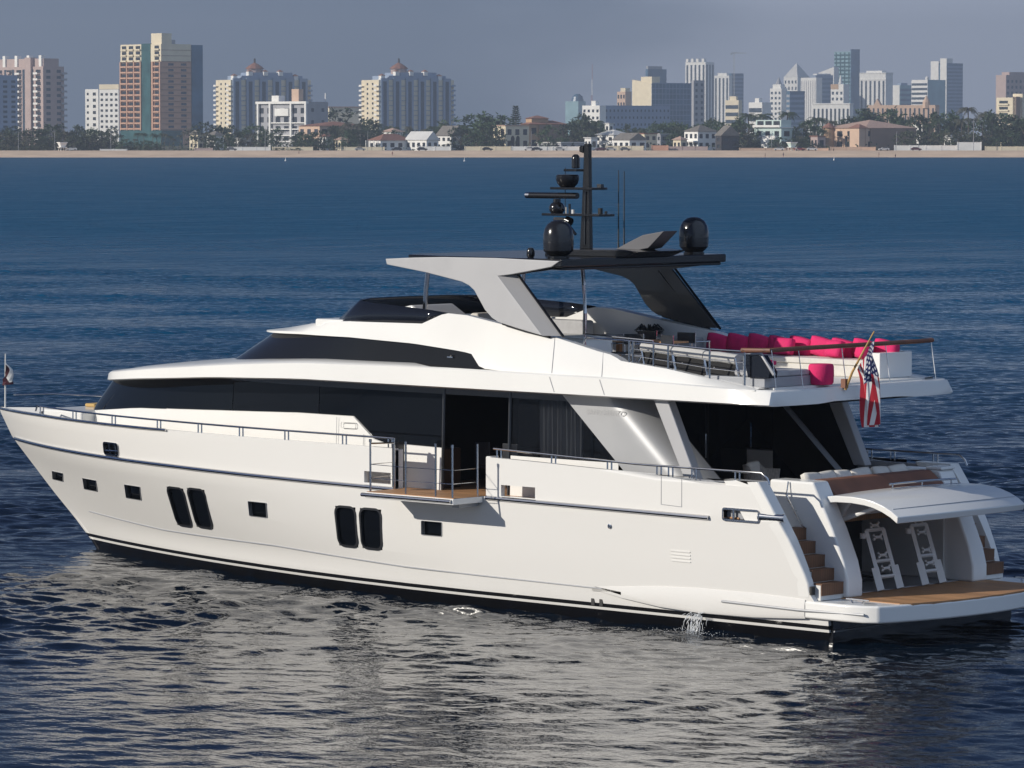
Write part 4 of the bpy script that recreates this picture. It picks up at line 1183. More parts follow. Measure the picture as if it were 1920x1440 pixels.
# pouf
m.lathe([(.215, 0), (.245, .04), (.255, .2), (.25, .36), (.225, .405), (.0, .415)], n=28)
o = m.build("pouf", m_pink, smooth=True, loc=(3.28, .86, 4.79)); tag(o, "round magenta pouf standing at the aft edge of the flybridge", "pouf")
# daybed on the port quarter with its sloping back
t = tag(empty("daybed", (0, 0, 0)), "grey upholstered daybed with a slanted dark back at the port aft corner", "daybed")
m = MB(); m.box(3.36, 4.9, 1.05, 2.50, 4.785, 4.98); m.build("base", m_grey, t, bevel=.02)
m = MB(); m.box(3.38, 4.4, 1.08, 2.30, 4.98, 5.10); m.build("mattress", m_fabg, t, bevel=.04)
m = MB(); m.prism([(3.85, 5.40), (3.45, 5.42), (3.2, 5.10), (3.22, 4.98), (3.75, 4.98)], 'y', 2.30, 2.55); m.build("back_panel", m_smoke, t, bevel=.01)
m = MB(); m.tube([(3.88, 2.5, 4.86), (3.86, 2.5, 5.42), (3.46, 2.5, 5.44), (3.12, 2.5, 5.05)], .035); m.build("back_frame", m_grey, t, smooth=True)
# row of three mesh sofa backs with grey bolsters
m_mat_roll = mat("bolster_fabric", (.50, .49, .47), .9, bump=.3, bscale=50)
spots = [(6.35, "mesh backed deck seat with a pale bolster, forward one of the row of three"), (5.52, "mesh backed deck seat with a pale bolster, middle one of the row of three"), (4.70, "mesh backed deck seat with a pale bolster, aft one beside the daybed")]
t0 = tag(empty("deck_seat", (spots[0][0], 2.12, 0)), spots[0][1], "seat", "mesh deck seats along the port rail")
m = MB(); m.grid([[(.37, .12, 5.40), (-.41, .12, 5.36)], [(.37, .22, 5.1), (-.41, .22, 5.06)], [(.37, .24, 4.86), (-.41, .24, 4.84)]]); m.build("mesh_back", m_mesh, t0)
m = MB(); m.tube([(.385, .1, 5.45), (.05, .1, 5.45), (-.415, .1, 5.41)], .105, 12); m.build("bolster", m_mat_roll, t0, smooth=True)
m = MB(); m.box(-.40, .36, -.55, .2, 4.98, 5.08); m.build("seat", m_mesh, t0, bevel=.02)
for a, b_ in ((.38, -.05), (-.41, -.05)):
    m = MB(); m.tube([(a, .16, 5.44), (a - .25, .26, 4.80)], .018); m.tube([(a - .3, .16, 5.2), (a, .1, 4.80)], .018); m.build("side_frame", m_steel, t0)
m = MB(); m.tube([(.3, -.5, 4.79), (.3, -.5, 5.0)], .018); m.build("leg", m_steel, t0); m = MB(); m.tube([(-.36, -.5, 4.79), (-.36, -.5, 5.0)], .018); m.build("leg", m_steel, t0)
for x, lb in spots[1:]:
    c = copy_tree(t0, loc=(x, 2.12, -.06 * (6.35 - x) / .83)); c['label'] = lb
# bar, dining table and chairs amidships
m = MB(); m.box(9.2, 10.6, .35, 1.25, 4.785, 5.50); bar = m.build("wet_bar", m_white, yacht, bevel=.02)
m = MB(); m.box(9.15, 10.65, .30, 1.30, 5.503, 5.54); m.build("bar_top", m_deckw, bar, bevel=.01)
m = MB(); m.prism([(7.9, -.55), (9.9, -.55), (9.9, .1), (7.9, .1)], 'z', 5.40, 5.44); m.box(8.2, 8.3, -.3, -.2, 4.785, 5.4); m.box(9.5, 9.6, -.3, -.2, 4.785, 5.4)
tag(m.build("fly_dining_table", m_teak, bevel=.01), "teak dining table on the flybridge behind the handrail", "table")
t0 = tag(empty("canvas_chair", (7.75, .6, 4.785), R(70)), "dark canvas deck chair at the table's port side, nearest the deck seats", "chair", "canvas chairs round the flybridge table")
m = MB(); m.obox((0, 0, .44), (.46, .46, .03)); m.build("seat", m_char, t0)
m = MB(); m.obox((-.22, 0, .70), (.03, .48, .22)); m.build("backrest", m_char, t0)
for s in (-1, 1):
    m = MB(); m.tube([(-.22, s * .24, .82), (-.22, s * .24, .44), (.22, s * .24, 0)], .016); m.tube([(.22, s * .24, .62), (.22, s * .24, .44), (-.22, s * .24, 0)], .016); m.tube([(-.22, s * .24, .62), (.24, s * .24, .62)], .016); m.build("side_frame", m_steel, t0)
for x, y, rz, lb in ((8.55, .62, 95, "dark canvas deck chair at the table's port side, beside the white bar"), (8.2, -1.05, -90, "dark canvas deck chair on the far side of the flybridge table, aft one"), (9.3, -1.05, -85, "dark canvas deck chair on the far side of the flybridge table, forward one")):
    c = copy_tree(t0, loc=(x, y, 4.785), rz=R(rz)); c['label'] = lb
# dark plant bowl on the starboard ledge and fittings
m = MB(); m.box(8.9, 11.6, -2.2, -1.75, 4.785, 5.42); m.build("buffet_cabinet", m_grey, yacht, bevel=.02)
m = MB(); m.lathe([(.1, 0), (.24, .05), (.3, .1), (.02, .11)], n=20); 
for k in range(26):
    a = k * 2.4; m.tube([(.05 * math.cos(a), .05 * math.sin(a), .08), (.18 * math.cos(a), .18 * math.sin(a), .2 + .05 * math.sin(k)), (.32 * math.cos(a), .32 * math.sin(a), .12)], [.02, .015, .004], 4)
tag(m.build("plant_bowl", m_rubber, loc=(10.2, -1.95, 5.42)), "dark bowl with spiky leaves on the ledge beyond the handrail", "plant bowl")

# flags
m = MB(); m.tube([(2.80, .70, 4.70), (2.66, .66, 5.05), (2.20, .56, 5.86)], [.03, .026, .014], 8)
st = m.build("ensign_staff", mat("varnished_wood", (.50, .30, .10), .35, var=.2, scale=8), yacht, smooth=True)
m = MB(); m.obox((2.82, .70, 4.82), (.12, .10, .18)); m.build("staff_socket", m_teakd, st, bevel=.01)

m_flag = bpy.data.materials.new("ensign_cloth"); m_flag.use_nodes = True
nt = m_flag.node_tree; fb = nt.nodes['Principled BSDF']; fb.inputs['Roughness'].default_value = .8
uv = nt.nodes.new('ShaderNodeAttribute'); uv.attribute_name = 'flag_uv'; sp = nt.nodes.new('ShaderNodeSeparateXYZ'); nt.links.new(uv.outputs['Vector'], sp.inputs[0])
def M(op, a, b_=0.0):
    n = nt.nodes.new('ShaderNodeMath'); n.operation = op
    for i, k in enumerate((a, b_)):
        if isinstance(k, (int, float)): n.inputs[i].default_value = k
        else: nt.links.new(k, n.inputs[i])
    return n.outputs[0]
def MIX(f, a, b_):
    n = nt.nodes.new('ShaderNodeMix'); n.data_type = 'RGBA'; nt.links.new(f, n.inputs[0])
    for i, k in ((6, a), (7, b_)):
        if isinstance(k, tuple): n.inputs[i].default_value = k
        else: nt.links.new(k, n.inputs[i])
    return n.outputs[2]
U_, V_ = sp.outputs['X'], sp.outputs['Y']            # u along the fly, v from the top
stripe = M('LESS_THAN', M('MODULO', M('MULTIPLY', V_, 13.0), 2.0), 1.0)
base = MIX(stripe, (.75, .73, .72, 1), (.42, .012, .03, 1))
canton = M('MULTIPLY', M('LESS_THAN', U_, .40), M('LESS_THAN', V_, 7 / 13))
# stars: offset rows of small discs
su, sv = M('MULTIPLY', U_, 6 / .40), M('MULTIPLY', V_, 9 * 13 / 7)
odd = M('MODULO', M('FLOOR', sv), 2.0)
du = M('SUBTRACT', M('FRACT', M('ADD', su, M('MULTIPLY', odd, .5))), .5); dv = M('SUBTRACT', M('FRACT', sv), .5)
star = M('LESS_THAN', M('ADD', M('MULTIPLY', du, du), M('MULTIPLY', dv, dv)), .085)
cant = MIX(star, (.012, .018, .10, 1), (.75, .74, .74, 1))
nt.links.new(MIX(canton, base, cant), fb.inputs['Base Color'])
def flag_mesh(name, hoist_a, hoist_b, drop, width, mtl, nu=40, nv=24, seed=1):
    """cloth fixed along its hoist to a leaning staff and hanging down in folds"""
    A, B_ = Vector(hoist_a), Vector(hoist_b)
    co, uvs, fc = [], [], []
    for j in range(nv + 1):
        v = j / nv; h = A.lerp(B_, v)
        for i in range(nu + 1):
            u = i / nu
            L_ = u * drop
            fold = math.sin(u * 2.6 + v * 11 + seed) * .085 * min(1, u * 3) + math.sin(v * 5.5 + seed) * .03 * u
            out = width * (1 - math.exp(-2.2 * u)) * (.85 - .5 * v) * (1 - .55 * u)
            h = A.lerp(B_, v * (1 - .55 * u ** 1.2))
            p = h + Vector((-out * .55, -out * .85, 0)) + Vector((fold, fold * .8, -L_ * (1 - .12 * v)))
            p += Vector((.02 * math.sin(9 * v + 4 * u), 0, 0))
            co.append(p); uvs.append((u, v, 0))
    for j in range(nv):
        for i in range(nu):
            a = j * (nu + 1) + i; fc.append((a, a + 1, a + nu + 2, a + nu + 1))
    me = bpy.data.meshes.new(name); me.from_pydata(co, [], fc); me.update()
    at_ = me.attributes.new('flag_uv', 'FLOAT_VECTOR', 'POINT'); at_.data.foreach_set('vector', [k for q in uvs for k in q])
    for p in me.polygons: p.use_smooth = True
    me.materials.append(mtl)
    o = bpy.data.objects.new(name, me); COL.objects.link(o); return o
fl = flag_mesh("ensign_flag", (2.21, .54, 5.70), (2.56, .62, 5.10), 1.66, .17, m_flag)
tag(fl, "American flag hanging in folds from the wooden staff at the flybridge's aft edge", "flag")

m = MB(); m.tube([(28.92, 0, 3.1), (28.90, 0, 4.45)], [.022, .014], 8); m.build("jack_staff", m_deckw, yacht, smooth=True)
m_burg = mat("burgee_cloth", (.05, .01, .018), .85, var=.3, scale=3)
fl = flag_mesh("bow_flag", (28.87, .02, 4.30), (28.88, .02, 3.95), .52, .22, m_burg, 16, 10, 2)
for k in range(16): pass
tag(fl, "small dark red and white flag hanging limp from the bow staff", "flag")
fl.data.materials.append(m_deckw)
for p in fl.data.polygons:
    if p.center.z > 3.6 and p.index // 16 < 3: p.material_index = 1
# foredeck furniture
m = MB(); m.box(25.2, 26.6, -.85, .85, 2.84, 3.28); m.build("bow_seat", m_white, yacht, bevel=.06)
m = MB(); m.box(26.05, 26.4, -.75, -.30, 3.28, 3.36); tag(m.build("tan_cushion", mat("tan_fabric", (.50, .33, .12), .8), bevel=.03), "flat tan cushion lying on the white bow seat", "cushion")
m = MB(); m.lathe([(.16, 0), (.16, .1), (.10, .16), (.12, .28), (.05, .3)], n=16); m.build("windlass", m_char, yacht, smooth=True, loc=(27.5, .0, 2.84))
m = MB(); m.box(26.85, 27.25, .05, .45, 2.84, 3.0); m.build("anchor_locker", m_white, yacht, bevel=.03)
m = MB(); m.tube([(24.0, -rail_y(24) , 3.44), (26.2, -rail_y(26.2) , 3.46), (28.0, -.72, 3.5), (28.9, -.25, 3.46)], .02); m.build("bow_rail", m_steel, yacht, smooth=True)

# ---------------------------------------------------------------- the city along the beach
AR = math.atan2(RT.y, RT.x)
def pm_(name, col, rough=.7, var=.08, scale=.25): return mat(name, col, rough, var=var, scale=scale)
C_TAN = pm_("tan_render", (.60, .36, .25)); C_CREAM = pm_("cream_render", (.78, .68, .50)); C_WHITE = pm_("white_render", (.86, .84, .80))
C_PINK = pm_("pink_render", (.47, .36, .33)); C_GREY = pm_("grey_render", (.38, .38, .40)); C_BLUEG = pm_("bluegrey_skylit_shade", (.27, .34, .46))  # the blue-grey holds the skylit blue of shaded walls in its colour
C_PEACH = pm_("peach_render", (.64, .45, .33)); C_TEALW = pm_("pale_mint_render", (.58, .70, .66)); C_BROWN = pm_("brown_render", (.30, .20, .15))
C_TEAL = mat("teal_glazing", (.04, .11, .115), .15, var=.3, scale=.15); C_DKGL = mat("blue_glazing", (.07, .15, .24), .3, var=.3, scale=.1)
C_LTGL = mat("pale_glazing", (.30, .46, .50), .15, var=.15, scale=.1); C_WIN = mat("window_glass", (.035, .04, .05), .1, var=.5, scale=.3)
C_WINB = mat("shade_coloured_glass", (.05, .07, .10), .15, var=.4, scale=.3)  # copy of the window glass with bluish shade put into its colour
C_TILE = mat("clay_tiles", (.27, .13, .095), .85, var=.25, scale=1.2, bump=.5, bscale=3); C_TILEP = mat("pale_tiles", (.50, .34, .27), .85, var=.2, scale=1.2, bump=.5, bscale=3)
C_TILEG = mat("grey_tiles", (.20, .18, .16), .85, var=.25, scale=1.2, bump=.5, bscale=3); C_ROOFW = pm_("white_roof", (.66, .65, .63))
C_ORANGE = pm_("orange_render", (.50, .33, .20)); C_DARKW = pm_("dark_timber", (.05, .045, .05)); C_SALMON = pm_("salmon_render", (.62, .33, .22))

class Bld:
    """a block whose near corner stands at column xs, one wall running off to x0, the other to x1"""
    def __init__(s, name, label, cat, x0, xs, x1, ytop, D, wall, phi=38, group=None, zb=2.2, body=True, wname="wall"):
        s.k = D / FPX; ph = R(phi)
        s.a = max(.5, (xs - x0) * s.k / math.sin(ph)); s.b = max(.5, (x1 - xs) * s.k / math.cos(ph))
        s.zt = hgt(ytop, D) - zb; s.D = D; s.zb = zb
        p = at(xs, D, zb)
        s.o = tag(empty(name, p, AR + ph), label, cat, group)
        s.protos = {}
        if body:
            m = MB(); m.box(0, s.b, 0, s.a, -.4, s.zt); s.wall = m.build(wname, wall, s.o)
    def h(s, y): return hgt(y, s.D) - s.zb
    def part(s, name, mt, fn, parent=None, **k):
        m = MB(); fn(m); return m.build(name, mt, parent or s.o, **k)
    def box(s, name, mt, x0, x1, y0, y1, z0, z1, parent=None, **k): return s.part(name, mt, lambda m: m.box(x0, x1, y0, y1, z0, z1), parent, **k)
    def repeat(s, name, mt, fn, spots):
        """one mesh, one object per spot"""
        o0 = None
        for p in spots:
            if o0 is None: o0 = s.part(name, mt, fn); o0.location = p
            else: link_copy(o0, loc=p)
    def windows(s, face, nf, nb, z0, z1, w=.55, h=.5, mt=None, u0=0, u1=None, name="window", proud=.06):
        L_ = s.b if face == 'R' else s.a
        u1 = L_ if u1 is None else u1
        fw, fh = (u1 - u0) / nb, (z1 - z0) / nf
        ww, hh = fw * w, fh * h
        sp = []
        for i in range(nf):
            for j in range(nb):
                u = u0 + (j + .5) * fw; z = z0 + (i + .5) * fh
                sp.append((u, 0, z) if face == 'R' else (0, u, z))
        if face == 'R': fn = lambda m: m.box(-ww / 2, ww / 2, -proud, .02, -hh / 2, hh / 2)
        else: fn = lambda m: m.box(-proud, .02, -ww / 2, ww / 2, -hh / 2, hh / 2)
        s.repeat(name, mt or C_WIN, fn, sp)
    def balconies(s, face, nf, z0, z1, u, wid, out=1.4, mt=None):
        fh = (z1 - z0) / nf
        def fn(m):
            if face == 'R': m.box(-wid / 2, wid / 2, -out, .02, 0, .25); m.box(-wid / 2, wid / 2, -out, -out + .15, .25, 1.1)
            else: m.box(-out, .02, -wid / 2, wid / 2, 0, .25); m.box(-out, -out + .15, -wid / 2, wid / 2, .25, 1.1)
        s.repeat("balcony", mt or C_WHITE, fn, [((uu, 0, z0 + i * fh) if face == 'R' else (0, uu, z0 + i * fh)) for i in range(nf) for uu in (u if isinstance(u, (list, tuple)) else [u])])
    def bands(s, name, mt, zs, th, out=.25, faces='LR'):
        """projecting floor slabs, one part each"""
        s.repeat(name, mt, lambda m: m.box(-out if 'L' in faces else .01, s.b - .01, -out if 'R' in faces else .01, s.a - .01, 0, th), [(0, 0, z) for z in zs])

def hip_roof(m, x0, x1, y0, y1, z, h, ov=.6):
    x0 -= ov; x1 += ov; y0 -= ov; y1 += ov
    if x1 - x0 > y1 - y0:
        d = (y1 - y0) / 2; r = [((x0 + d), (y0 + y1) / 2, z + h), ((x1 - d), (y0 + y1) / 2, z + h)]
        F = [[(x0, y0, z), (x1, y0, z), r[1], r[0]], [(x1, y1, z), (x0, y1, z), r[0], r[1]], [(x0, y1, z), (x0, y0, z), r[0]], [(x1, y0, z), (x1, y1, z), r[1]]]
    else:
        d = (x1 - x0) / 2; r = [((x0 + x1) / 2, y0 + d, z + h), ((x0 + x1) / 2, y1 - d, z + h)]
        F = [[(x1, y0, z), (x1, y1, z), r[1], r[0]], [(x0, y1, z), (x0, y0, z), r[0], r[1]], [(x0, y0, z), (x1, y0, z), r[0]], [(x1, y1, z), (x0, y1, z), r[1]]]
    for f in F: m.face(f)
    m.face([(x0, y0, z), (x0, y1, z), (x1, y1, z), (x1, y0, z)])
def gable_roof(m, x0, x1, y0, y1, z, h, ov=.5, along='x'):
    if along == 'x': m.prism([(y0 - ov, z - .1), (y1 + ov, z - .1), ((y0 + y1) / 2, z + h)], 'x', x0 - ov, x1 + ov)
    else: m.prism([(x0 - ov, z - .1), (x1 + ov, z - .1), ((x0 + x1) / 2, z + h)], 'y', y0 - ov, y1 + ov)

T = "apartment tower"
# far left: shaded slab cut by the frame, then the pink tower
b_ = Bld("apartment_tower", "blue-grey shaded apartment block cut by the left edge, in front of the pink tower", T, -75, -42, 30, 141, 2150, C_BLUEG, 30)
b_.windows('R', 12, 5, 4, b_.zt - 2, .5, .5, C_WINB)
b_ = Bld("apartment_tower", "pink and white apartment tower with stepped balconies at far left", T, -22, 83, 119, 125, 2320, C_PINK, 40)
n = 12; zt = b_.zt
b_.windows('L', n, 5, 3, zt - 1, .5, .55)
b_.balconies('L', n, 3, zt - 1, [b_.a * .12, b_.a * .5, b_.a * .9], 4.2, 1.5)
b_.balconies('R', n, 3, zt - 1, [b_.b * .96], 3.5, 1.3, C_GREY)
b_.windows('R', n, 2, 3, zt - 1, .4, .5, C_WINB)
b_.repeat("recess", C_WINB, lambda m: m.box(-.12, .05, -1.1, 1.1, 3, zt - 1.5), [(0, b_.a * k, 0) for k in (.22, .40, .62, .78)])
b_.balconies('L', n, 3.6, zt - .6, [b_.a * .30, b_.a * .70], 3.2, 1.1, C_PINK)
b_.box("penthouse", C_PINK, 1.0, b_.b * .8, 1, b_.a - 1, zt, b_.h(110))
for i in range(4): b_.box("roof_fin", C_WHITE, .2, 3.0, 2 + b_.a * i / 4, 4.5 + b_.a * i / 4, zt, b_.h(104))
b_.box("stair_tower", C_PINK, -1.2, 3, b_.a * .22, b_.a * .34, -.4, b_.h(108))
# white slab pair
b_ = Bld("apartment_block", "low white apartment block with two stepped slabs, left of the tan tower", "apartment block", 160, 186, 196, 167.5, 2470, C_WHITE, 60)
b_.windows('L', 8, 1, 3, b_.zt - 1, .45, .5, u0=b_.a * .05, u1=b_.a * .55); b_.windows('L', 8, 1, 3, b_.zt - 1, .4, .4, u0=b_.a * .62, u1=b_.a * .98)
b_ = Bld("apartment_block", "taller white slab with small dark windows hard against the tan tower's left", "apartment block", 186, 224, 236, 159, 2450, C_WHITE, 60)
b_.windows('L', 9, 4, 3, b_.zt - 4, .5, .45)
b_.box("parapet", C_CREAM, -.3, b_.b, -.3, b_.a, b_.zt - 2.6, b_.zt + .2)
# the tan tower
b_ = Bld("apartment_tower", "tall tan apartment tower with a teal glass stripe and cream top floors", T, 220, 304, 376, 84, 2200, C_TAN, 42)
zt, a, bb = b_.zt, b_.a, b_.b; fh = (zt - 9) / 15
zs = [9 + fh * i for i in range(16)]
b_.box("cream_crown", C_CREAM, -.12, bb * .72, -.12, a + .1, zs[12], zt + .3)
u1, u2 = 17 / 84 * a, 40 / 84 * a            # teal stripe between these, measured from the near corner
b_.box("glass_stripe", C_TEAL, -.35, .5, u1 * 1.25, u2, 0, zt + .6)
b_.box("glass_end", C_DKGL, bb * .73, bb + .1, -.35, 4, 0, zt)
b_.box("base_storeys", C_TEAL, -.5, bb * .5, -.5, a + .2, -.4, 8.6)
cols = [a * .10] + [u2 + (a - u2) * k for k in (.17, .5, .83)]
wz = (a - u2) / 3 * .62
b_.repeat("window", C_WIN, lambda m: m.box(-.22, .05, -wz / 2, wz / 2, .0, fh * .52), [(0, c, z + fh * .30) for z in zs[:15] for c in cols])
b_.repeat("balcony", C_TAN, lambda m: m.box(-.95, .05, -wz * .62, wz * .62, 0, fh * .26), [(0, c, z) for z in zs[:12] for c in cols])
b_.repeat("balcony", C_CREAM, lambda m: m.box(-.95, .05, -wz * .62, wz * .62, 0, fh * .26), [(0, c, z) for z in zs[12:15] for c in cols])
b_.repeat("pier", C_TAN, lambda m: m.box(-.9, .02, -.35, .35, 8.6, zs[12]), [(0, u, 0) for u in (.4, a * .19, u2 + .4, u2 + (a - u2) / 3, u2 + (a - u2) * 2 / 3, a - .4)])
b_.bands("floor_edge", C_BROWN, zs[:15], .22, .28, 'R')
b_.windows('R', 15, 2, 9, zt, .42, .42, C_WINB, u0=bb * .08, u1=bb * .7)
b_.box("lift_house", C_CREAM, .5, 7, .2, u1 * 1.3, zt, b_.h(63)); b_.box("plant_room", C_GREY, 7, 10, 1, 6, zt, b_.h(75))
# twin domed towers
def twin(label, x0, xs, x1, D, dome_x):
    b_ = Bld("domed_tower", label, T, x0, xs, x1, 150, D, C_CREAM, 28, "twin towers with red roofed cupolas")
    zt, a, bb = b_.zt, b_.a, b_.b; n = 12
    b_.windows('L', n, 2, 3, zt - 1, .28, .45, u0=a * .2, u1=a * .8)
    b_.balconies('L', n, 3, zt - 1, [a * .07, a * .93], a * .16, 1.7)
    b_.balconies('R', n, 3, zt - 1, [bb * .985], bb * .05, 1.6, C_BLUEG)
    nb = 6
    b_.repeat("bay", C_BLUEG, lambda m: m.box(-bb * .05, bb * .05, -1.2, .05, 0, zt + 1), [(bb * (.07 + .166 * i), 0, 0) for i in range(nb)])  # bays on the cream tower coloured with the blue of their shade
    b_.repeat("window_strip", C_WINB, lambda m: m.box(-bb * .022, bb * .022, -1.32, -1.15, 2, zt - 1), [(bb * (.07 + .166 * i), 0, 0) for i in range(nb)])
    b_.bands("floor_edge", C_BLUEG, [3 + (zt - 4) / n * i for i in range(n)], .35, .5, 'R')
    b_.box("upper_storeys", C_BLUEG, bb * .14, bb * .90, .6, a - .6, zt, b_.h(142)); zu = b_.h(142)
    b_.box("top_storey", C_BLUEG, bb * .30, bb * .78, 1.2, a - 1.2, zu, zu + 2.0)
    for i in range(5):
        u = bb * (.03 + .19 * i)
        rf = b_.box("roof_pavilion", C_WHITE, u, u + bb * .05, -.2, 3.5, zt if i in (0, 4) else zu, (zt if i in (0, 4) else zu) + 2.6)
        b_.part("pavilion_roof", C_TILE, lambda m: hip_roof(m, u, u + bb * .05, -.2, 3.5, (zt if i in (0, 4) else zu) + 2.6, 1.1, .3), rf)
    cx = (dome_x - xs) * b_.k / math.cos(R(28)) * .93; cy = a * .35
    zc = zu + 2
    dr = b_.part("cupola_drum", C_PINK, lambda m: m.lathe([(5.0, zc - 1), (5.0, zc + 2.4)], (cx, cy, 0), 10))
    b_.part("cupola_roof", C_TILE, lambda m: m.lathe([(6.0, zc + 2.3), (4.4, zc + 3.8), (2.2, zc + 5.2), (.7, zc + 6.0)], (cx, cy, 0), 10), dr)
    b_.part("finial", C_DARKW, lambda m: m.lathe([(.7, zc + 5.9), (.6, zc + 8.4), (.2, zc + 8.8)], (cx, cy, 0), 8), dr)
twin("domed tower with a red cupola standing behind the white framed hotel", 402, 434, 580, 2600, 491)
twin("domed tower with a red cupola standing alone in the middle of the shore", 676, 711, 850, 2600, 763)
# modern white hotel
b_ = Bld("framed_hotel", "modern white hotel with an open square frame in front of the left domed tower", "hotel", 478, 577, 614, 191, 1960, C_GREY, 48, wname="core")
a, bb, zt = b_.a, b_.b, b_.zt
b_.box("roof_slab", C_WHITE, -1.2, .6, -.3, a, zt - .9, zt + .2)
b_.repeat("frame_column", C_WHITE, lambda m: m.box(-1.2, -.3, -.5, .5, 0, zt - .9), [(0, u, 0) for u in (.3, a * .30, a * .72, a * .96)])
b_.repeat("floor_band", C_WHITE, lambda m: m.box(-1.0, .1, a * .02, a * .70, 0, .5), [(0, 0, 3 + 2.9 * i) for i in range(4)])
b_.windows('L', 4, 6, 3, zt - 2, .55, .6)
b_.box("white_bay", C_WHITE, -1.1, .1, a * .35, a * .62, zt * .70, zt * .86)
b_.windows('R', 3, 2, 4, zt - 1, .25, .3, C_WINB)
b_.box("stair_tower", C_PEACH, 1, 4, a * .20, a * .34, zt - 1, b_.h(167)); b_.box("roof_block", C_WHITE, 1, 5, a * .60, a * .74, zt, b_.h(179))
b_.part("flue", C_WHITE, lambda m: m.lathe([(.35, zt), (.35, zt + 4)], (bb - .6, 1, 0), 8))
b_ = Bld("warehouse", "long low cream building seen between the two domed towers", "building", 600, 618, 700, 202, 2850, C_CREAM, 12); b_.box("roof", C_TILEP, -.5, b_.b, -.5, b_.a, b_.zt, b_.zt + .8)

# right half: mid distance
b_ = Bld("glass_dome_hall", "pale hazy glass hall with a dark domed top, left of the red mast", "building", 1060, 1084, 1098, 190, 4600, C_LTGL, 45)
b_.part("dome", C_DKGL, lambda m: m.lathe([(b_.b * .6, b_.zt), (b_.b * .5, b_.zt + 5), (b_.b * .2, b_.zt + 8)], (b_.b * .6, b_.a * .4, 0), 14))
b_ = Bld("apartment_block", "small white five storey block with a roof cabin beside the long blue slab", "apartment block", 1092, 1124, 1136, 198, 2320, C_WHITE, 50)
b_.windows('L', 5, 4, 2, b_.zt - 1, .5, .4); b_.box("roof_cabin", C_WHITE, 1, 4, b_.a * .3, b_.a * .55, b_.zt, b_.zt + 2.6)
b_ = Bld("office_slab", "long low blue-grey shaded slab with rows of small windows", "office block", 1118, 1126, 1258, 198, 2500, C_BLUEG, 24)
b_.windows('R', 5, 18, 2, b_.zt - 1, .35, .35, C_WINB)
b_ = Bld("office_slab", "big cream ended slab with a blue gridded front and sloping parapet", "office block", 1186, 1221, 1302, 157, 2900, C_CREAM, 36)
a, bb, zt = b_.a, b_.b, b_.zt
b_.box("curtain_wall", C_DKGL, .3, bb - .1, -.3, .3, 8, zt)
b_.repeat("floor_edge", C_BLUEG, lambda m: m.box(.2, bb, -.45, -.25, 0, .5), [(0, 0, 8 + (zt - 8) / 9 * i) for i in range(10)])
b_.repeat("mullion", C_BLUEG, lambda m: m.box(-.2, .2, -.42, -.25, 8, zt), [(bb * i / 12, 0, 0) for i in range(13)])
b_.part("sloping_parapet", C_CREAM, lambda m: m.prism([(0, zt), (a, zt), (a, zt + 2.8)], 'x', 0, 3)); b_.box("roof_house", C_CREAM, 1, bb * .22, 1, a * .6, zt, b_.h(144))
b_ = Bld("office_tower", "grey shaded end tower butting against the blue gridded slab", "office block", 1296, 1300, 1321, 151, 2890, C_GREY, 36)
b_.windows('R', 9, 2, 6, b_.zt - 1, .4, .5, C_WINB)
b_ = Bld("office_tower", "dark blue tower top rising behind the cream ended slab", T, 1210, 1214, 1250, 130, 4300, C_DKGL, 36); b_.box("crown", C_GREY, 1, b_.b * .8, 1, b_.a, b_.zt, b_.zt + 3)
b_ = Bld("apartment_block", "small pinkish building left of the cream ended slab", "apartment block", 1157, 1172, 1184, 172, 3500, C_PEACH, 45); b_.windows('L', 6, 3, 2, b_.zt - 1); b_.box("roof_house", C_CREAM, 1, b_.b - 1, 1, b_.a * .7, b_.zt, b_.zt + 3)
# downtown, hazy
def strips(b_, face, n, mt=C_WINB, w=.42, z0=4, top=3):
    L_ = b_.b if face == 'R' else b_.a; f = L_ / n
    fn = (lambda m: m.box(-f * w / 2, f * w / 2, -.15, .05, z0, b_.zt - top)) if face == 'R' else (lambda m: m.box(-.15, .05, -f * w / 2, f * w / 2, z0, b_.zt - top))
    b_.repeat("window_strip", mt, fn, [((f * (i + .5), 0, 0) if face == 'R' else (0, f * (i + .5), 0)) for i in range(n)])
def ribbons(b_, face, n, mt=C_WINB, z0=3):
    L_ = b_.b if face == 'R' else b_.a; f = (b_.zt - z0 - 1) / n
    fn = (lambda m: m.box(.4, L_ - .4, -.15, .05, 0, f * .5)) if face == 'R' else (lambda m: m.box(-.15, .05, .4, L_ - .4, 0, f * .5))
    b_.repeat("window_band", mt, fn, [(0, 0, z0 + f * i) for i in range(n)])
def crown(b_, k, h, mt): b_.box("crown", mt, b_.b * k, b_.b * (1 - k), b_.a * k, b_.a * (1 - k), b_.zt, b_.zt + h)
b_ = Bld("downtown_tower", "tall white tower with vertical window strips and a ragged top, above the gridded slab", T, 1286, 1322, 1339, 117, 4800, C_WHITE, 40); strips(b_, 'L', 5); strips(b_, 'R', 3)
b_.repeat("roof_turret", C_WHITE, lambda m: m.box(-.5, 2.5, -2, 2, b_.zt, b_.zt + 4), [(0, b_.a * k, 0) for k in (.12, .4, .65, .9)])
b_ = Bld("downtown_tower", "slim white striped tower joined to a blue glass tower under the pale crane", T, 1339, 1366, 1372, 142, 5000, C_WHITE, 50); strips(b_, 'L', 4); crown(b_, .2, 3, C_WHITE)
b_ = Bld("downtown_tower", "blue glass tower right of the slim white striped one, under the pale crane", T, 1366, 1371, 1394, 138, 5050, C_DKGL, 35); ribbons(b_, 'R', 16, C_BLUEG)
b_ = Bld("office_block", "low cream office block at the foot of the blue glass tower", "office block", 1360, 1384, 1391, 188, 3300, C_CREAM, 50); ribbons(b_, 'L', 5); crown(b_, .25, 3, C_CREAM)
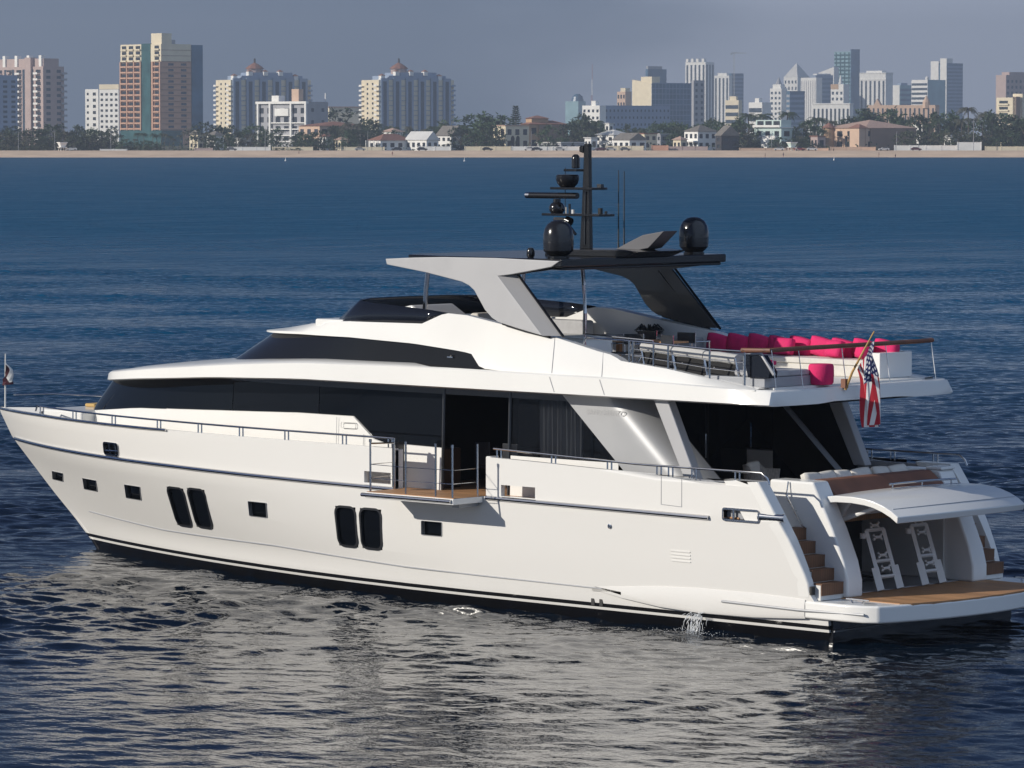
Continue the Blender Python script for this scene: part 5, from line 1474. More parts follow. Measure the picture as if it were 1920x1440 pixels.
b_ = Bld("office_block", "low pale block with a roof hut behind the tall palms", "office block", 1404, 1428, 1446, 192, 3100, C_WHITE, 50); ribbons(b_, 'L', 4); b_.box("roof_hut", C_WHITE, 1, 5, b_.a * .3, b_.a * .6, b_.zt, b_.zt + 3)
b_ = Bld("downtown_tower", "short white classical tower with a stepped top, left of the pyramid", T, 1444, 1464, 1476, 166, 4200, C_WHITE, 45); b_.windows('L', 9, 3, 3, b_.zt - 2, .5, .5, C_WINB); crown(b_, .15, 4, C_WHITE); b_.part("spire", C_GREY, lambda m: m.lathe([(3.5, b_.zt + 4), (1.6, b_.zt + 8), (.2, b_.zt + 11)], (b_.b / 2, b_.a / 2, 0), 8))
b_ = Bld("pyramid_tower", "white tower crowned with a tall pyramid roof", T, 1470, 1494, 1518, 145, 5200, C_WHITE, 45); b_.windows('L', 9, 4, 3, b_.zt - 2, .45, .5, C_WINB)
b_.part("pyramid_roof", C_ROOFW, lambda m: hip_roof(m, 0, b_.b, 0, b_.a, b_.zt, b_.h(118) - b_.zt, .2))
b_ = Bld("downtown_tower", "dark blue gridded glass block in front of the pyramid tower", T, 1474, 1480, 1509, 171, 3800, C_DKGL, 30); ribbons(b_, 'R', 9, C_BLUEG); ribbons(b_, 'L', 9, C_GREY)
b_ = Bld("downtown_tower", "plain pale tower with faint ribs right of the pyramid", T, 1502, 1529, 1541, 146, 4600, C_WHITE, 45); strips(b_, 'L', 7, C_GREY, .3)
b_ = Bld("downtown_tower", "blue shaded tower between the pale ribbed one and the slanted roof", T, 1520, 1528, 1562, 141, 4750, C_BLUEG, 30); ribbons(b_, 'R', 14, C_DKGL); crown(b_, .1, 1.5, C_WHITE)
b_ = Bld("downtown_tower", "pale tower with a slanted roof left of the teal glass tower", T, 1534, 1562, 1572, 137, 5000, C_WHITE, 50); strips(b_, 'L', 3, C_WINB, .5)
b_.part("slanted_roof", C_WHITE, lambda m: m.prism([(0, b_.zt), (b_.a, b_.zt), (0, b_.h(126))], 'x', 0, b_.b))
b_ = Bld("downtown_tower", "tallest teal glass tower with a darker blue side", T, 1565, 1594, 1611, 97, 5200, C_LTGL, 42); strips(b_, 'L', 4, C_TEAL, .3, 2, 1); b_.box("dark_side", C_DKGL, -.2, b_.b + .1, -.4, 1, -.4, b_.h(93)); ribbons(b_, 'L', 22, C_TEAL)
b_ = Bld("downtown_tower", "short orange and white tower in front of the teal glass tower", T, 1558, 1580, 1592, 158, 4200, C_WHITE, 45); b_.box("orange_top", C_ORANGE, -.2, b_.b * .6, a * 0 + b_.a * .4, b_.a + .1, b_.zt - 5, b_.zt); b_.windows('L', 8, 3, 3, b_.zt - 6, .5, .5, C_WINB); b_.part("spire", C_WHITE, lambda m: m.lathe([(2.2, b_.zt), (1.2, b_.zt + 6), (.2, b_.zt + 9)], (1.5, b_.a * .3, 0), 8))
b_ = Bld("apartment_row", "low white apartment row with upright bays behind the villas", "apartment block", 1524, 1592, 1600, 196, 3000, C_WHITE, 65); strips(b_, 'L', 9, C_WINB, .4); b_.bands("cornice", C_WHITE, [b_.zt], .8, .4)
b_ = Bld("downtown_tower", "broad white tower with three dark window strips right of the teal tower", T, 1613, 1659, 1674, 138, 4600, C_WHITE, 52); strips(b_, 'L', 6, C_WINB, .4, 4, 8); b_.bands("cornice", C_WHITE, [b_.zt - 7, b_.zt], .9, .6); crown(b_, .2, 3, C_WHITE)
b_ = Bld("downtown_tower", "narrow white tower with a teal block at its side", T, 1672, 1686, 1711, 160, 4800, C_LTGL, 36); ribbons(b_, 'R', 10, C_DKGL); b_.box("white_front", C_WHITE, -.4, .4, .5, b_.a, 0, b_.zt); crown(b_, .25, 2.5, C_BLUEG)
b_ = Bld("downtown_tower", "white banded office with a teal glass wing", T, 1711, 1738, 1774, 150, 4300, C_LTGL, 40); b_.part("rounded_front", C_WHITE, lambda m: m.box(-.6, .5, 0, b_.a, -.4, b_.zt)); f = (b_.zt - 4) / 12
b_.repeat("window_band", C_WINB, lambda m: m.box(-.75, .05, .4, b_.a - .4, 0, f * .5), [(0, 0, 3 + f * i) for i in range(12)]); b_.part("roof_tank", C_WHITE, lambda m: m.lathe([(2, b_.zt), (2, b_.zt + 2), (1, b_.zt + 3.5)], (2, 3, 0), 12))
b_ = Bld("downtown_tower", "two white slotted shafts joined to a tall dark blue glass tower", T, 1747, 1774, 1806, 119, 4700, C_DKGL, 40); ribbons(b_, 'R', 20, C_BLUEG)
b_.box("white_shaft", C_WHITE, -.6, 6, b_.a * .52, b_.a, -.4, b_.h(115)); b_.box("white_shaft", C_WHITE, -.6, 9, b_.a * .02, b_.a * .42, -.4, b_.h(110)); strips(b_, 'L', 2, C_WIN, .2, 3, 8)
b_ = Bld("apartment_row", "long peach apartment row with a small spire behind the big villa", "apartment block", 1628, 1752, 1762, 197, 2650, C_PEACH, 68); strips(b_, 'L', 15, C_WINB, .3, 2, 2)
b_.part("spire", C_PEACH, lambda m: m.lathe([(2.6, b_.zt - 2), (2.4, b_.zt + 2), (.2, b_.zt + 6)], (1.5, b_.a * .14, 0), 8)); b_.part("gable", C_PEACH, lambda m: m.prism([(b_.a * .8, b_.zt), (b_.a * .9, b_.zt), (b_.a * .85, b_.zt + 4)], 'x', 0, 4))
b_ = Bld("apartment_tower", "hazy pink block at the right edge behind the cream one", T, 1868, 1884, 1960, 141, 3600, C_PINK, 32); b_.windows('R', 10, 9, 4, b_.zt - 3, .45, .5, C_WINB); crown(b_, .12, 2.5, C_PINK)
b_ = Bld("apartment_block", "cream balconied block at the right edge above the dark trees", "apartment block", 1870, 1902, 1940, 183, 2500, C_CREAM, 45); b_.windows('L', 7, 1, 2, b_.zt - 1, .7, .5, u0=b_.a * .3, u1=b_.a * .95); b_.balconies('L', 7, 2, b_.zt - 1, b_.a * .62, b_.a * .55, .8, C_CREAM); b_.box("stair_tower", C_BROWN, 0, b_.b * .25, -.4, 2, 0, b_.zt + .5); b_.box("wing", C_CREAM, b_.b * .3, b_.b, -1.2, 6, 0, b_.h(176))

# cranes and mast
def lattice(m, x, y, z0, z1, w, n):
    for a in (-1, 1):
        for b2 in (-1, 1): m.tube([(x + a * w, y + b2 * w, z0), (x + a * w, y + b2 * w, z1)], w * .22, 4)
    for i in range(n):
        za, zb_ = z0 + (z1 - z0) * i / n, z0 + (z1 - z0) * (i + 1) / n
        m.tube([(x - w, y - w, za), (x + w, y - w, zb_)], w * .16, 4); m.tube([(x + w, y + w, za), (x + w, y - w, zb_)], w * .16, 4)
m_crane = pm_("crane_steel", (.45, .46, .46)); m_red = pm_("red_steel", (.35, .10, .07))
p = at(1375, 5050, 2)
t = tag(empty("tower_crane", p, AR), "pale tower crane over the blue glass tower", "crane")
m = MB(); lattice(m, 0, 0, 0, hgt(104, 5050), .8, 26); m.build("mast", m_crane, t)
m = MB(); z = hgt(104, 5050); m.hexa([(-2, -.5, z), (15, -.5, z), (15, .5, z), (-2, .5, z), (-2, -.2, z + 1.4), (15, -.2, z + .8), (15, .2, z + .8), (-2, .2, z + 1.4)]); m.build("jib", m_crane, t)
m = MB(); m.box(-4, -2, -.8, .8, z - 1.5, z + 1); m.build("counterweight", m_crane, t)
p = at(1108, 3600, 2)
t = tag(empty("lattice_mast", p, AR), "thin red and white lattice mast behind the small white block", "mast")
zm = hgt(125, 3600)
for i in range(5):
    m = MB(); lattice(m, 1.0 * i / 4, 0, zm * i / 5, zm * (i + 1) / 5, .75 - .12 * i, 6); m.build("mast_section", m_red if i % 2 == 0 else C_WHITE, t)

# ---------------------------------------------------------------- beach houses
def house(label, x0, xs, x1, yw, D, wall, roof, rh=2.2, phi=30, kind='hip', floors=2, bl=3, br=3, name="beach_house", cat="house", along='x'):
    h_ = Bld(name, label, cat, x0, xs, x1, yw, D, wall, phi)
    if kind == 'hip': h_.part("roof", roof, lambda m: hip_roof(m, 0, h_.b, 0, h_.a, h_.zt, rh))
    elif kind == 'gable': h_.part("roof", roof, lambda m: gable_roof(m, 0, h_.b, 0, h_.a, h_.zt, rh, .5, along))
    else: h_.part("roof", roof, lambda m: m.box(-.4, h_.b + .4, -.4, h_.a + .4, h_.zt, h_.zt + .35))
    if bl: h_.windows('L', floors, bl, .6, h_.zt - .2, .5, .5)
    if br: h_.windows('R', floors, br, .6, h_.zt - .2, .5, .5)
    return h_
h_ = house("low bungalow with a dark red hipped roof and white veranda posts", 690, 714, 772, 263, 1725, C_WHITE, C_TILE, 2.6, 35, floors=1, bl=2, br=4)
h_.repeat("veranda_post", C_WHITE, lambda m: m.box(-.12, .12, -.12, .12, -.3, h_.zt), [(-1.2, h_.a * k, 0) for k in (0, .33, .66, 1)])
house("white gable fronted house with a pale roof, left of the steep brown roof", 760, 800, 822, 262, 1722, C_WHITE, C_ROOFW, 3.4, 40, 'gable', 1, 4, 2, along='y')
house("white house with a steep brown gable roof beside the dark trees", 818, 846, 872, 254, 1735, C_WHITE, C_TILEG, 4.0, 42, 'gable', 2, 3, 2, along='y')
house("house with a long low terracotta roof in the trees below the white hotel", 556, 600, 690, 236, 1850, C_PEACH, C_TILE, 2.0, 25, 'hip', 2, 3, 5)
house("small cream house half hidden among the trees below the tan tower", 355, 372, 382, 252, 1790, C_CREAM, C_TILEG, 1.8, 45, 'hip', 2, 2, 1)
h_ = house("cream villa with tall arched windows and a pale tower bay", 924, 948, 992, 236, 1745, C_CREAM, C_TILEP, 1.6, 30, 'flat', 2, 2, 3)
h_.repeat("arched_window", C_WIN, lambda m: m.prism([(-.8, 1.2), (.8, 1.2), (.8, 5.2), (.5, 5.9), (0, 6.2), (-.5, 5.9), (-.8, 5.2)], 'y', -.15, .05), [(h_.b * .3, 0, 0), (h_.b * .52, 0, 0)])
h_ = house("long villa with an orange tiled roof and a dark shaded side wall", 976, 992, 1064, 233, 1775, C_ORANGE, C_TILE, 1.6, 22, 'hip', 2, 2, 4)
h_.box("roof_cabin", C_ORANGE, 2, h_.b * .55, 2, h_.a - 1, h_.zt, h_.h(222)); h_.part("cabin_roof", C_TILE, lambda m: hip_roof(m, 2, h_.b * .55, 2, h_.a - 1, h_.h(222), 1.2))
h_.box("side_wall_shade", C_BROWN, h_.b * .25, h_.b, -.6, 1, 0, h_.zt - .3)  # brown sheet over the side wall, its shade put in as colour
house("low flat roofed pavilion with a white canopy behind the mast", 1008, 1052, 1096, 268, 1715, C_GREY, C_ROOFW, 1, 25, 'flat', 1, 3, 3)
house("white house with a broad pale gable behind the radar mast", 1116, 1150, 1184, 253, 1745, C_WHITE, C_ROOFW, 2.2, 40, 'hip', 2, 3, 2)
house("white cottage with a grey roof behind the parked cars", 1150, 1180, 1212, 262, 1715, C_WHITE, C_TILEG, 2.8, 40, 'gable', 1, 3, 2, along='y')
house("cream cube house beside the salmon wall", 1200, 1208, 1232, 251, 1740, C_CREAM, C_TILE, .5, 30, 'flat', 2, 1, 2)
house("grey shed-like house right of the cream cube", 1232, 1238, 1268, 252, 1765, C_GREY, C_ROOFW, .8, 20, 'flat', 2, 1, 2)
h_ = house("two storey white villa with a grey hipped roof and open verandas", 1284, 1308, 1344, 246, 1725, C_WHITE, C_TILEG, 2.6, 35, 'hip', 2, 3, 3)
h_.box("veranda", C_WHITE, -2.4, 0, 0, h_.a * .9, h_.zt * .45, h_.zt * .52); h_.repeat("veranda_post", C_WHITE, lambda m: m.box(-.15, .15, -.15, .15, -.3, h_.zt * .5), [(-2.2, h_.a * k, 0) for k in (.05, .35, .65, .88)])
house("dark timber house with a shaded gable left of the mint house", 1342, 1352, 1386, 254, 1712, C_DARKW, C_TILEG, 4.0, 25, 'gable', 2, 1, 2, along='y')
h_ = house("pale mint modern house with white balconies and a flat roof terrace", 1416, 1464, 1486, 240, 1740, C_TEALW, C_WHITE, 1, 48, 'flat', 2, 3, 1)
h_.box("balcony", C_WHITE, -1.6, 0, h_.a * .15, h_.a * .75, h_.zt * .50, h_.zt * .66); h_.box("terrace_rail", C_WHITE, -1.2, -.9, 0, h_.a, h_.zt + .3, h_.zt + 1.2)
h_.box("upper_storey", C_TEALW, .5, h_.b, .5, h_.a - .4, h_.zt, h_.h(225)); h_.repeat("upper_window", C_WIN, lambda m: m.box(.38, .52, -1.6, 1.6, h_.zt + 1.2, h_.h(227)), [(0, h_.a * k, 0) for k in (.2, .5, .8)])
h_.box("stair_block", C_WHITE, -2.6, 0, h_.a * .38, h_.a * .62, 0, h_.zt * .52)
h_ = house("large peach villa with pale tiled roofs, round bay and arched windows", 1552, 1622, 1722, 240, 1735, C_PEACH, C_TILEP, 3.4, 35, 'hip', 2, 4, 5)
h_.repeat("arched_window", C_WIN, lambda m: m.prism([(-.7, 1.2), (.7, 1.2), (.7, 5.4), (.4, 6.0), (0, 6.2), (-.4, 6.0), (-.7, 5.4)], 'x', -.18, .05), [(0, h_.a * k, 0) for k in (.30, .38, .46)])
bay = h_.part("round_bay", C_ORANGE, lambda m: m.lathe([(2.6, 0), (2.6, h_.zt + .2)], (-.6, h_.a * .86, 0), 14)); h_.part("bay_roof", C_TILE, lambda m: m.lathe([(3.2, h_.zt + .1), (1.6, h_.zt + 1.4), (.1, h_.zt + 2.2)], (-.6, h_.a * .86, 0), 14), bay)
h_.box("porch", C_PEACH, -3.2, 0, .3, h_.a * .24, 0, h_.zt); h_.part("porch_roof", C_TILE, lambda m: hip_roof(m, -3.2, 1, .3, h_.a * .24, h_.zt, 1.6)); h_.box("front_wall_shade", C_BROWN, h_.b * .08, h_.b, -.5, .5, 0, h_.zt - .2)  # the brown sheet paints the shade of the right-hand front
h_.box("terrace", C_CREAM, -5, 0, -.5, h_.a, -.4, .9)
house("small brick pink house in the trees left of the peach villa", 1520, 1532, 1548, 256, 1730, C_PINK, C_TILE, 1.4, 40, 'flat', 1, 2, 1)
house("white house fragment showing between the peach villa and the big trees", 1712, 1728, 1746, 232, 1800, C_WHITE, C_TILEP, 1.6, 40, 'hip', 2, 2, 2)

for args in (("small white house with a grey roof just right of the tan tower's palms", 386, 404, 420, 254, 1760, C_WHITE, C_TILEG, 1.8, 40, 'hip', 2, 2, 2), ("white cube house among the trees above the bright white wall", 440, 452, 470, 260, 1735, C_WHITE, C_ROOFW, .8, 40, 'flat', 1, 2, 2),
             ("small white house below the long terracotta roof", 598, 612, 624, 256, 1745, C_WHITE, C_TILE, 1.4, 45, 'hip', 2, 2, 1), ("narrow cream house left of the red roofed bungalow", 628, 640, 652, 262, 1730, C_CREAM, C_TILEP, 1.2, 42, 'hip', 1, 2, 1),
             ("pale house with a tiled roof seen over the bungalow", 716, 736, 756, 247, 1800, C_WHITE, C_TILEP, 1.6, 40, 'hip', 1, 2, 2), ("white house end peeping out left of the dark brownish trees", 866, 876, 884, 256, 1760, C_WHITE, C_TILE, 1.4, 45, 'gable', 2, 2, 1),
             ("white flat roofed house at the mast's right side", 1096, 1108, 1120, 259, 1730, C_WHITE, C_ROOFW, .6, 45, 'flat', 1, 2, 1), ("tall narrow white house behind the white cottage", 1134, 1142, 1150, 232, 1830, C_WHITE, C_ROOFW, .8, 45, 'flat', 3, 1, 1),
             ("pale bungalow left of the veranda villa", 1262, 1276, 1288, 262, 1718, C_CREAM, C_TILEP, 1.4, 45, 'hip', 1, 2, 1), ("white house corner behind the dark timber house", 1376, 1388, 1398, 255, 1745, C_WHITE, C_TILEG, 1.4, 45, 'hip', 2, 2, 1),
             ("white boat house in the trees left of the tall white wall end", 1770, 1782, 1796, 258, 1745, C_WHITE, C_ROOFW, 1.0, 45, 'gable', 1, 2, 1), ("pale house low in the dark trees at the right edge", 1876, 1890, 1906, 262, 1735, C_CREAM, C_TILE, 1.2, 42, 'hip', 1, 2, 2)):
    house(*args)

# ---------------------------------------------------------------- sea walls, huts, cars, people
def seawall(label, x0, x1, y0, y1, D, mt):
    a, b2 = at(x0, D), at(x1, D); z0, z1 = 1.6, hgt(y0, D)
    L_ = (b2 - a).length
    m = MB(); m.box(0, L_, 0, .35, 0, z1 - z0); m.box(-.05, L_ + .05, -.06, .41, z1 - z0, z1 - z0 + .14)
    n = max(1, int(L_ / 5))
    for i in range(n + 1): m.box(L_ * i / n - .2, L_ * i / n + .2, -.1, .45, 0, z1 - z0 + .25)
    o = m.build("garden_wall", mt, loc=(a.x, a.y, z0)); o.rotation_euler = (0, 0, AR - R(9)); tag(o, label, "wall")
W_ = [("short white garden wall in front of the shrubs right of the white hut", 189, 240, 280, 286, C_WHITE), ("low pale pink garden wall at the foot of the tan tower", 366, 400, 278, 286, C_PINK), ("bright white garden wall beside the grey car", 428, 509, 276, 286, C_WHITE),
      ("beige garden wall behind the low hedge left of the bungalow", 512, 588, 276, 284, C_CREAM), ("cream garden wall in front of the red roofed bungalow", 646, 722, 276, 285, C_CREAM), ("off-white garden wall below the steep brown gable", 786, 846, 275, 284, C_WHITE),
      ("cream garden wall left of the arched villa", 872, 958, 275, 284, C_CREAM), ("long white garden wall running behind the mast top", 960, 1088, 275, 284, C_WHITE), ("cream garden wall under the cream cube house", 1136, 1206, 274, 284, C_CREAM),
      ("salmon garden wall beside the cream cube house", 1222, 1252, 273, 284, C_SALMON), ("pale pink garden wall before the veranda villa", 1254, 1326, 275, 284, C_PINK), ("low sandy retaining wall between the dark house and the peach villa", 1386, 1552, 278, 284, C_PEACH),
      ("sandy retaining wall below the peach villa's terrace", 1556, 1640, 276, 284, C_PEACH), ("long bright white garden wall right of the peach villa", 1676, 1792, 273, 281, C_WHITE), ("tall bright white wall end with a raised left corner", 1794, 1838, 267, 281, C_WHITE), ("low beige wall running off the right edge", 1846, 1935, 275, 282, C_CREAM)]
for i, (lb, x0, x1, y0, y1, mt) in enumerate(W_): seawall(lb, x0, x1, y0, y1, 1709 + (i % 3) * .6, mt)
def hut(x, D, label, mt):
    t = tag(empty("lifeguard_hut", at(x, D, 2.35), AR + .5), label, "lifeguard hut")
    m = MB(); m.hexa([(-.9, -.9, 1.6), (.9, -.9, 1.6), (.9, .9, 1.6), (-.9, .9, 1.6), (-1.5, -1.5, 3.2), (1.5, -1.5, 3.2), (1.5, 1.5, 3.2), (-1.5, 1.5, 3.2)]); m.build("cabin", mt, t)
    m = MB(); m.box(-1.7, 1.7, -1.7, 1.7, 3.2, 3.5); m.build("roof", C_WHITE, t)
    m = MB(); m.box(-1.5, 1.5, -1.5, 1.5, 1.35, 1.6); m.build("platform", C_WHITE, t)
    for a in (-1, 1):
        for b2 in (-1, 1):
            m = MB(); m.tube([(a * 1.2, b2 * 1.2, -.3), (a * .9, b2 * .9, 1.4)], .1, 6); m.build("leg", C_WHITE, t)
    m = MB(); m.hexa([(1.5, -.4, 1.4), (3.6, -.4, -.2), (3.6, .4, -.2), (1.5, .4, 1.4), (1.5, -.4, 1.55), (3.6, -.4, -.05), (3.6, .4, -.05), (1.5, .4, 1.55)]); m.build("ramp", C_WHITE, t)
hut(118, 1694, "flared white lifeguard hut on the beach at far left", C_WHITE); hut(1484, 1696, "flared pale mint lifeguard hut on the beach below the mint house", C_TEALW)

def car_proto():
    t = empty("parked_car")
    m = MB(); m.prism([(-2.15, .32), (2.15, .32), (2.2, .62), (2.05, .82), (1.15, .92), (.55, 1.38), (-1.2, 1.42), (-1.9, .98), (-2.2, .9)], 'y', -.86, .86); body = m.build("body", None, t, bevel=.08)
    m = MB(); m.prism([(1.02, .94), (.52, 1.33), (-1.15, 1.36), (-1.72, .97)], 'y', -.875, .875); m.build("windows", C_WIN, t)
    for x in (-1.35, 1.35):
        for y in (-.78, .78):
            m = MB(); m.tube([(x, y - .1, .33), (x, y + .1, .33)], .33, 14); m.build("wheel", m_rubber, t)
    return t
paints = {k: mat("car_" + k, c, .25, coat=.6) for k, c in dict(white=(.7, .7, .7), grey=(.16, .17, .18), black=(.02, .02, .022), maroon=(.10, .015, .02), silver=(.42, .43, .44), red=(.30, .03, .03)).items()}
car0 = car_proto(); first = True
CARS = [(136, 'white', "white car parked at the left end of the beach road by the white hut"), (435, 'grey', "grey car in front of the bright white garden wall"), (676, 'silver', "silver car before the cream wall of the red roofed bungalow"), (744, 'black', "black car parked beside the bungalow's right corner"), (792, 'black', "dark car parked at the left end of the off-white wall"), (914, 'black', "black car before the cream wall left of the arched villa"), (992, 'white', "white car by the long white wall, below the arched villa"), (1007, 'black', "small dark car just right of the white car by the long white wall"), (1050, 'silver', "silver car by the long white wall, just left of the mast top"), (1126, 'maroon', "dark red car just right of the mast top"), (1146, 'silver', "pale car to the right of the dark red car"), (1172, 'grey', "grey car in front of the white cottage"), (1460, 'white', "white car on the sand road left of the mint hut"), (1498, 'red', "reddish car on the sand road right of the mint hut"), (1522, 'white', "white car right of the reddish car on the sand road"), (1656, 'white', "white car in the shade of the peach villa's right corner"), (1717, 'maroon', "dark maroon car before the long bright white wall")]
for i, (x, c, lb) in enumerate(CARS):
    o = car0 if i == 0 else copy_tree(car0)
    o.location = at(x, 1703 - (i % 2) * 1.5, 2.44); o.rotation_euler = (0, 0, AR + (math.pi if i % 3 == 0 else 0) + .12 * math.sin(i * 3))
    tag(o, lb, "car", "cars parked along the beach road")
    for ch in o.children:
        if ch.name.startswith("body"):
            if i: ch.data = ch.data.copy()
            ch.data.materials.clear(); ch.data.materials.append(paints[c])
m_skin = mat("skin", (.35, .20, .14), .6); m_cloth = {k: mat("cloth_" + k, c, .85) for k, c in dict(dark=(.03, .03, .04), red=(.25, .03, .03), blue=(.04, .07, .15)).items()}
def person(x, D, z, label, cl, pose):
    t = tag(empty("person", at(x, D, z), AR + pose * 1.3), label, "person")
    V = [(0, 0, .95), (0, 0, 1.2), (0, 0, 1.42), (0, .01, 1.52), (0, .02, 1.64), (0, .01, 1.74), (.17, 0, 1.40), (.24, .03, 1.12), (.25, .08 + .1 * pose, .88), (-.17, 0, 1.40), (-.24, .0, 1.12), (-.25, .05, .88), (.09, 0, .88), (.11, .04 + .12 * pose, .48), (.11, .0 + .2 * pose, .04), (-.09, 0, .88), (-.11, -.02, .48), (-.12, -.1 * pose, .04), (.11, .15 + .2 * pose, .03), (-.12, .14 - .1 * pose, .03)]
    E_ = [(0, 1), (1, 2), (2, 3), (3, 4), (4, 5), (2, 6), (6, 7), (7, 8), (2, 9), (9, 10), (10, 11), (0, 12), (12, 13), (13, 14), (0, 15), (15, 16), (16, 17), (14, 18), (17, 19)]
    rad = [.15, .14, .15, .06, .10, .08, .07, .05, .04, .07, .05, .04, .10, .075, .05, .10, .075, .05, .04, .04]
    me = bpy.data.meshes.new("body"); me.from_pydata(V, E_, []); me.update()
    o = bpy.data.objects.new("body", me); COL.objects.link(o); o.parent = t
    sk = o.modifiers.new("skin", 'SKIN'); sk.use_smooth_shade = True
    for i, r in enumerate(rad): me.skin_vertices[0].data[i].radius = (r, r)
    me.skin_vertices[0].data[0].use_root = True
    su = o.modifiers.new("sub", 'SUBSURF'); su.levels = 1; su.render_levels = 1
    me.materials.append(m_skin)
    m = MB(); m.lathe([(.13, .70), (.175, .85), (.16, 1.0), (.165, 1.2), (.18, 1.42), (.08, 1.47)], n=12, sy=.8); m.build("clothing", m_cloth[cl], t, smooth=True)
    m = MB(); m.lathe([(.105, 1.66), (.11, 1.74), (.07, 1.82), (0, 1.83)], (0, .0, 0), 10); m.build("hair", m_cloth['dark'], t, smooth=True)
person(1434, 1652, -.15, "person in dark clothes wading at the water's edge below the mint house", 'dark', 1)
person(1468, 1657, .1, "person in blue standing at the water's edge below the mint hut", 'blue', .3)
person(1647, 1659, .15, "person in red walking on the wet sand below the peach villa", 'red', .8)
person(1678, 1648, -.3, "person in dark clothes wading right of the peach villa", 'dark', -.6)
person(736, 1664, .5, "person in red standing on the sand below the red roofed bungalow", 'red', .2)
person(561, 1672, .8, "person in blue walking on the sand below the low terracotta roof", 'blue', 1)
person(1562, 1690, 1.75, "person in dark clothes standing by the sandy wall of the peach villa", 'dark', .2)
for x, y, lb in ((536, 302, "white buoy floating off the beach below the white hotel"), (871, 302.5, "white buoy floating off the beach left of the arched villa"), (1563, 300.5, "white buoy floating off the beach below the peach villa")):
    D = CAM.z * FPX / (y - 248.3)
    m = MB(); m.lathe([(.15, -.2), (.32, 0), (.28, .25), (.1, .6), (.07, 1.2), (.02, 1.25)], n=12); tag(m.build("buoy", C_WHITE, smooth=True, loc=at(x, D, .05)), lb, "buoy")
m = MB(); m.tube([(0, 0, -.2), (0, 0, 7.6), (.3, 0, 8.0), (1.3, 0, 8.1)], [.10, .07, .06, .05], 6); me = m.mesh("street_lamp", C_GREY)
for x, lb in ((36, "thin street lamp among the shrubs at far left"), (104, "thin street lamp left of the white hut"), (209, "thin street lamp behind the short white wall"), (498, "thin street lamp beside the bright white wall"), (690, "thin street lamp at the red roofed bungalow's left end"), (996, "thin street lamp before the long orange roofed villa"), (1446, "thin street lamp in front of the mint house"), (1680, "thin street lamp at the peach villa's right corner"), (1824, "tall thin street lamp before the big dark trees at right")):
    o = bpy.data.objects.new("street_lamp", me); COL.objects.link(o); o.location = at(x, 1705.5, 2.05); o.rotation_euler = (0, 0, AR + 1.2); tag(o, lb, "street lamp", "street lamps along the beach road")
    if x > 1800: o.scale = (1.3, 1.3, 1.6)

# ---------------------------------------------------------------- trees
m_leaf = [mat("foliage_" + n_, c, .75, var=.45, scale=.5) for n_, c in (("dark", (.040, .062, .028)), ("olive", (.075, .090, .042)), ("green", (.055, .095, .036)), ("dry", (.12, .11, .075)))]
m_palm = [mat("palm_fronds", (.060, .085, .036), .6, var=.45, scale=.8), mat("palm_fronds_dry", (.11, .105, .065), .6, var=.4, scale=.8)]
m_bark = mat("bark", (.13, .10, .08), .9, var=.3, scale=2)
rnd = random.Random(11)
def leaf_quad(bm, c, d, w, l):
    u = d.cross(Vector((rnd.uniform(-1, 1), rnd.uniform(-1, 1), rnd.uniform(-1, 1)))).normalized()
    bm.faces.new([bm.verts.new(c - u * w), bm.verts.new(c + d * l * .5 - u * w * .7), bm.verts.new(c + d * l), bm.verts.new(c + d * l * .5 + u * w * .7), bm.verts.new(c + u * w)][:5])
def bushy(seed, mt, n=34, per=20, wide=1.0, low=.18):
    """unit tree: height 1, crown of leaf clumps on limbs; returns (crown, trunk) meshes"""
    rnd.seed(seed); m = MB(); tr = MB()
    tr.tube([(0, 0, -.05), (.01, .01, .25), (.03, -.01, .5)], [.035, .026, .015], 6)
    for i in range(n):
        a = rnd.uniform(0, 6.283); t = rnd.random() ** .7
        z = low + (1 - low) * (i + .5) / n; rr = wide * .48 * math.sin(min(1, (z - low + .08) / (1.02 - low)) * math.pi * .92) ** .6
        c = Vector((math.cos(a) * rr * t, math.sin(a) * rr * t, z - rnd.uniform(0, .08)))
        if i % 4 == 0: tr.tube([(0, 0, max(.1, z * .5)), tuple(c * .6 + Vector((0, 0, z * .25))), tuple(c)], [.014, .009, .004], 4)
        s = rnd.uniform(.05, .12)
        for k in range(per):
            d = Vector((rnd.gauss(0, 1), rnd.gauss(0, 1), rnd.gauss(.1, .8))).normalized()
            leaf_quad(m.bm, c + d * s * rnd.random(), (d + Vector((0, 0, rnd.uniform(-.4, .5)))).normalized(), rnd.uniform(.014, .03), rnd.uniform(.05, .10))
    return m.mesh("crown", mt, merge=0), tr.mesh("trunk", m_bark)
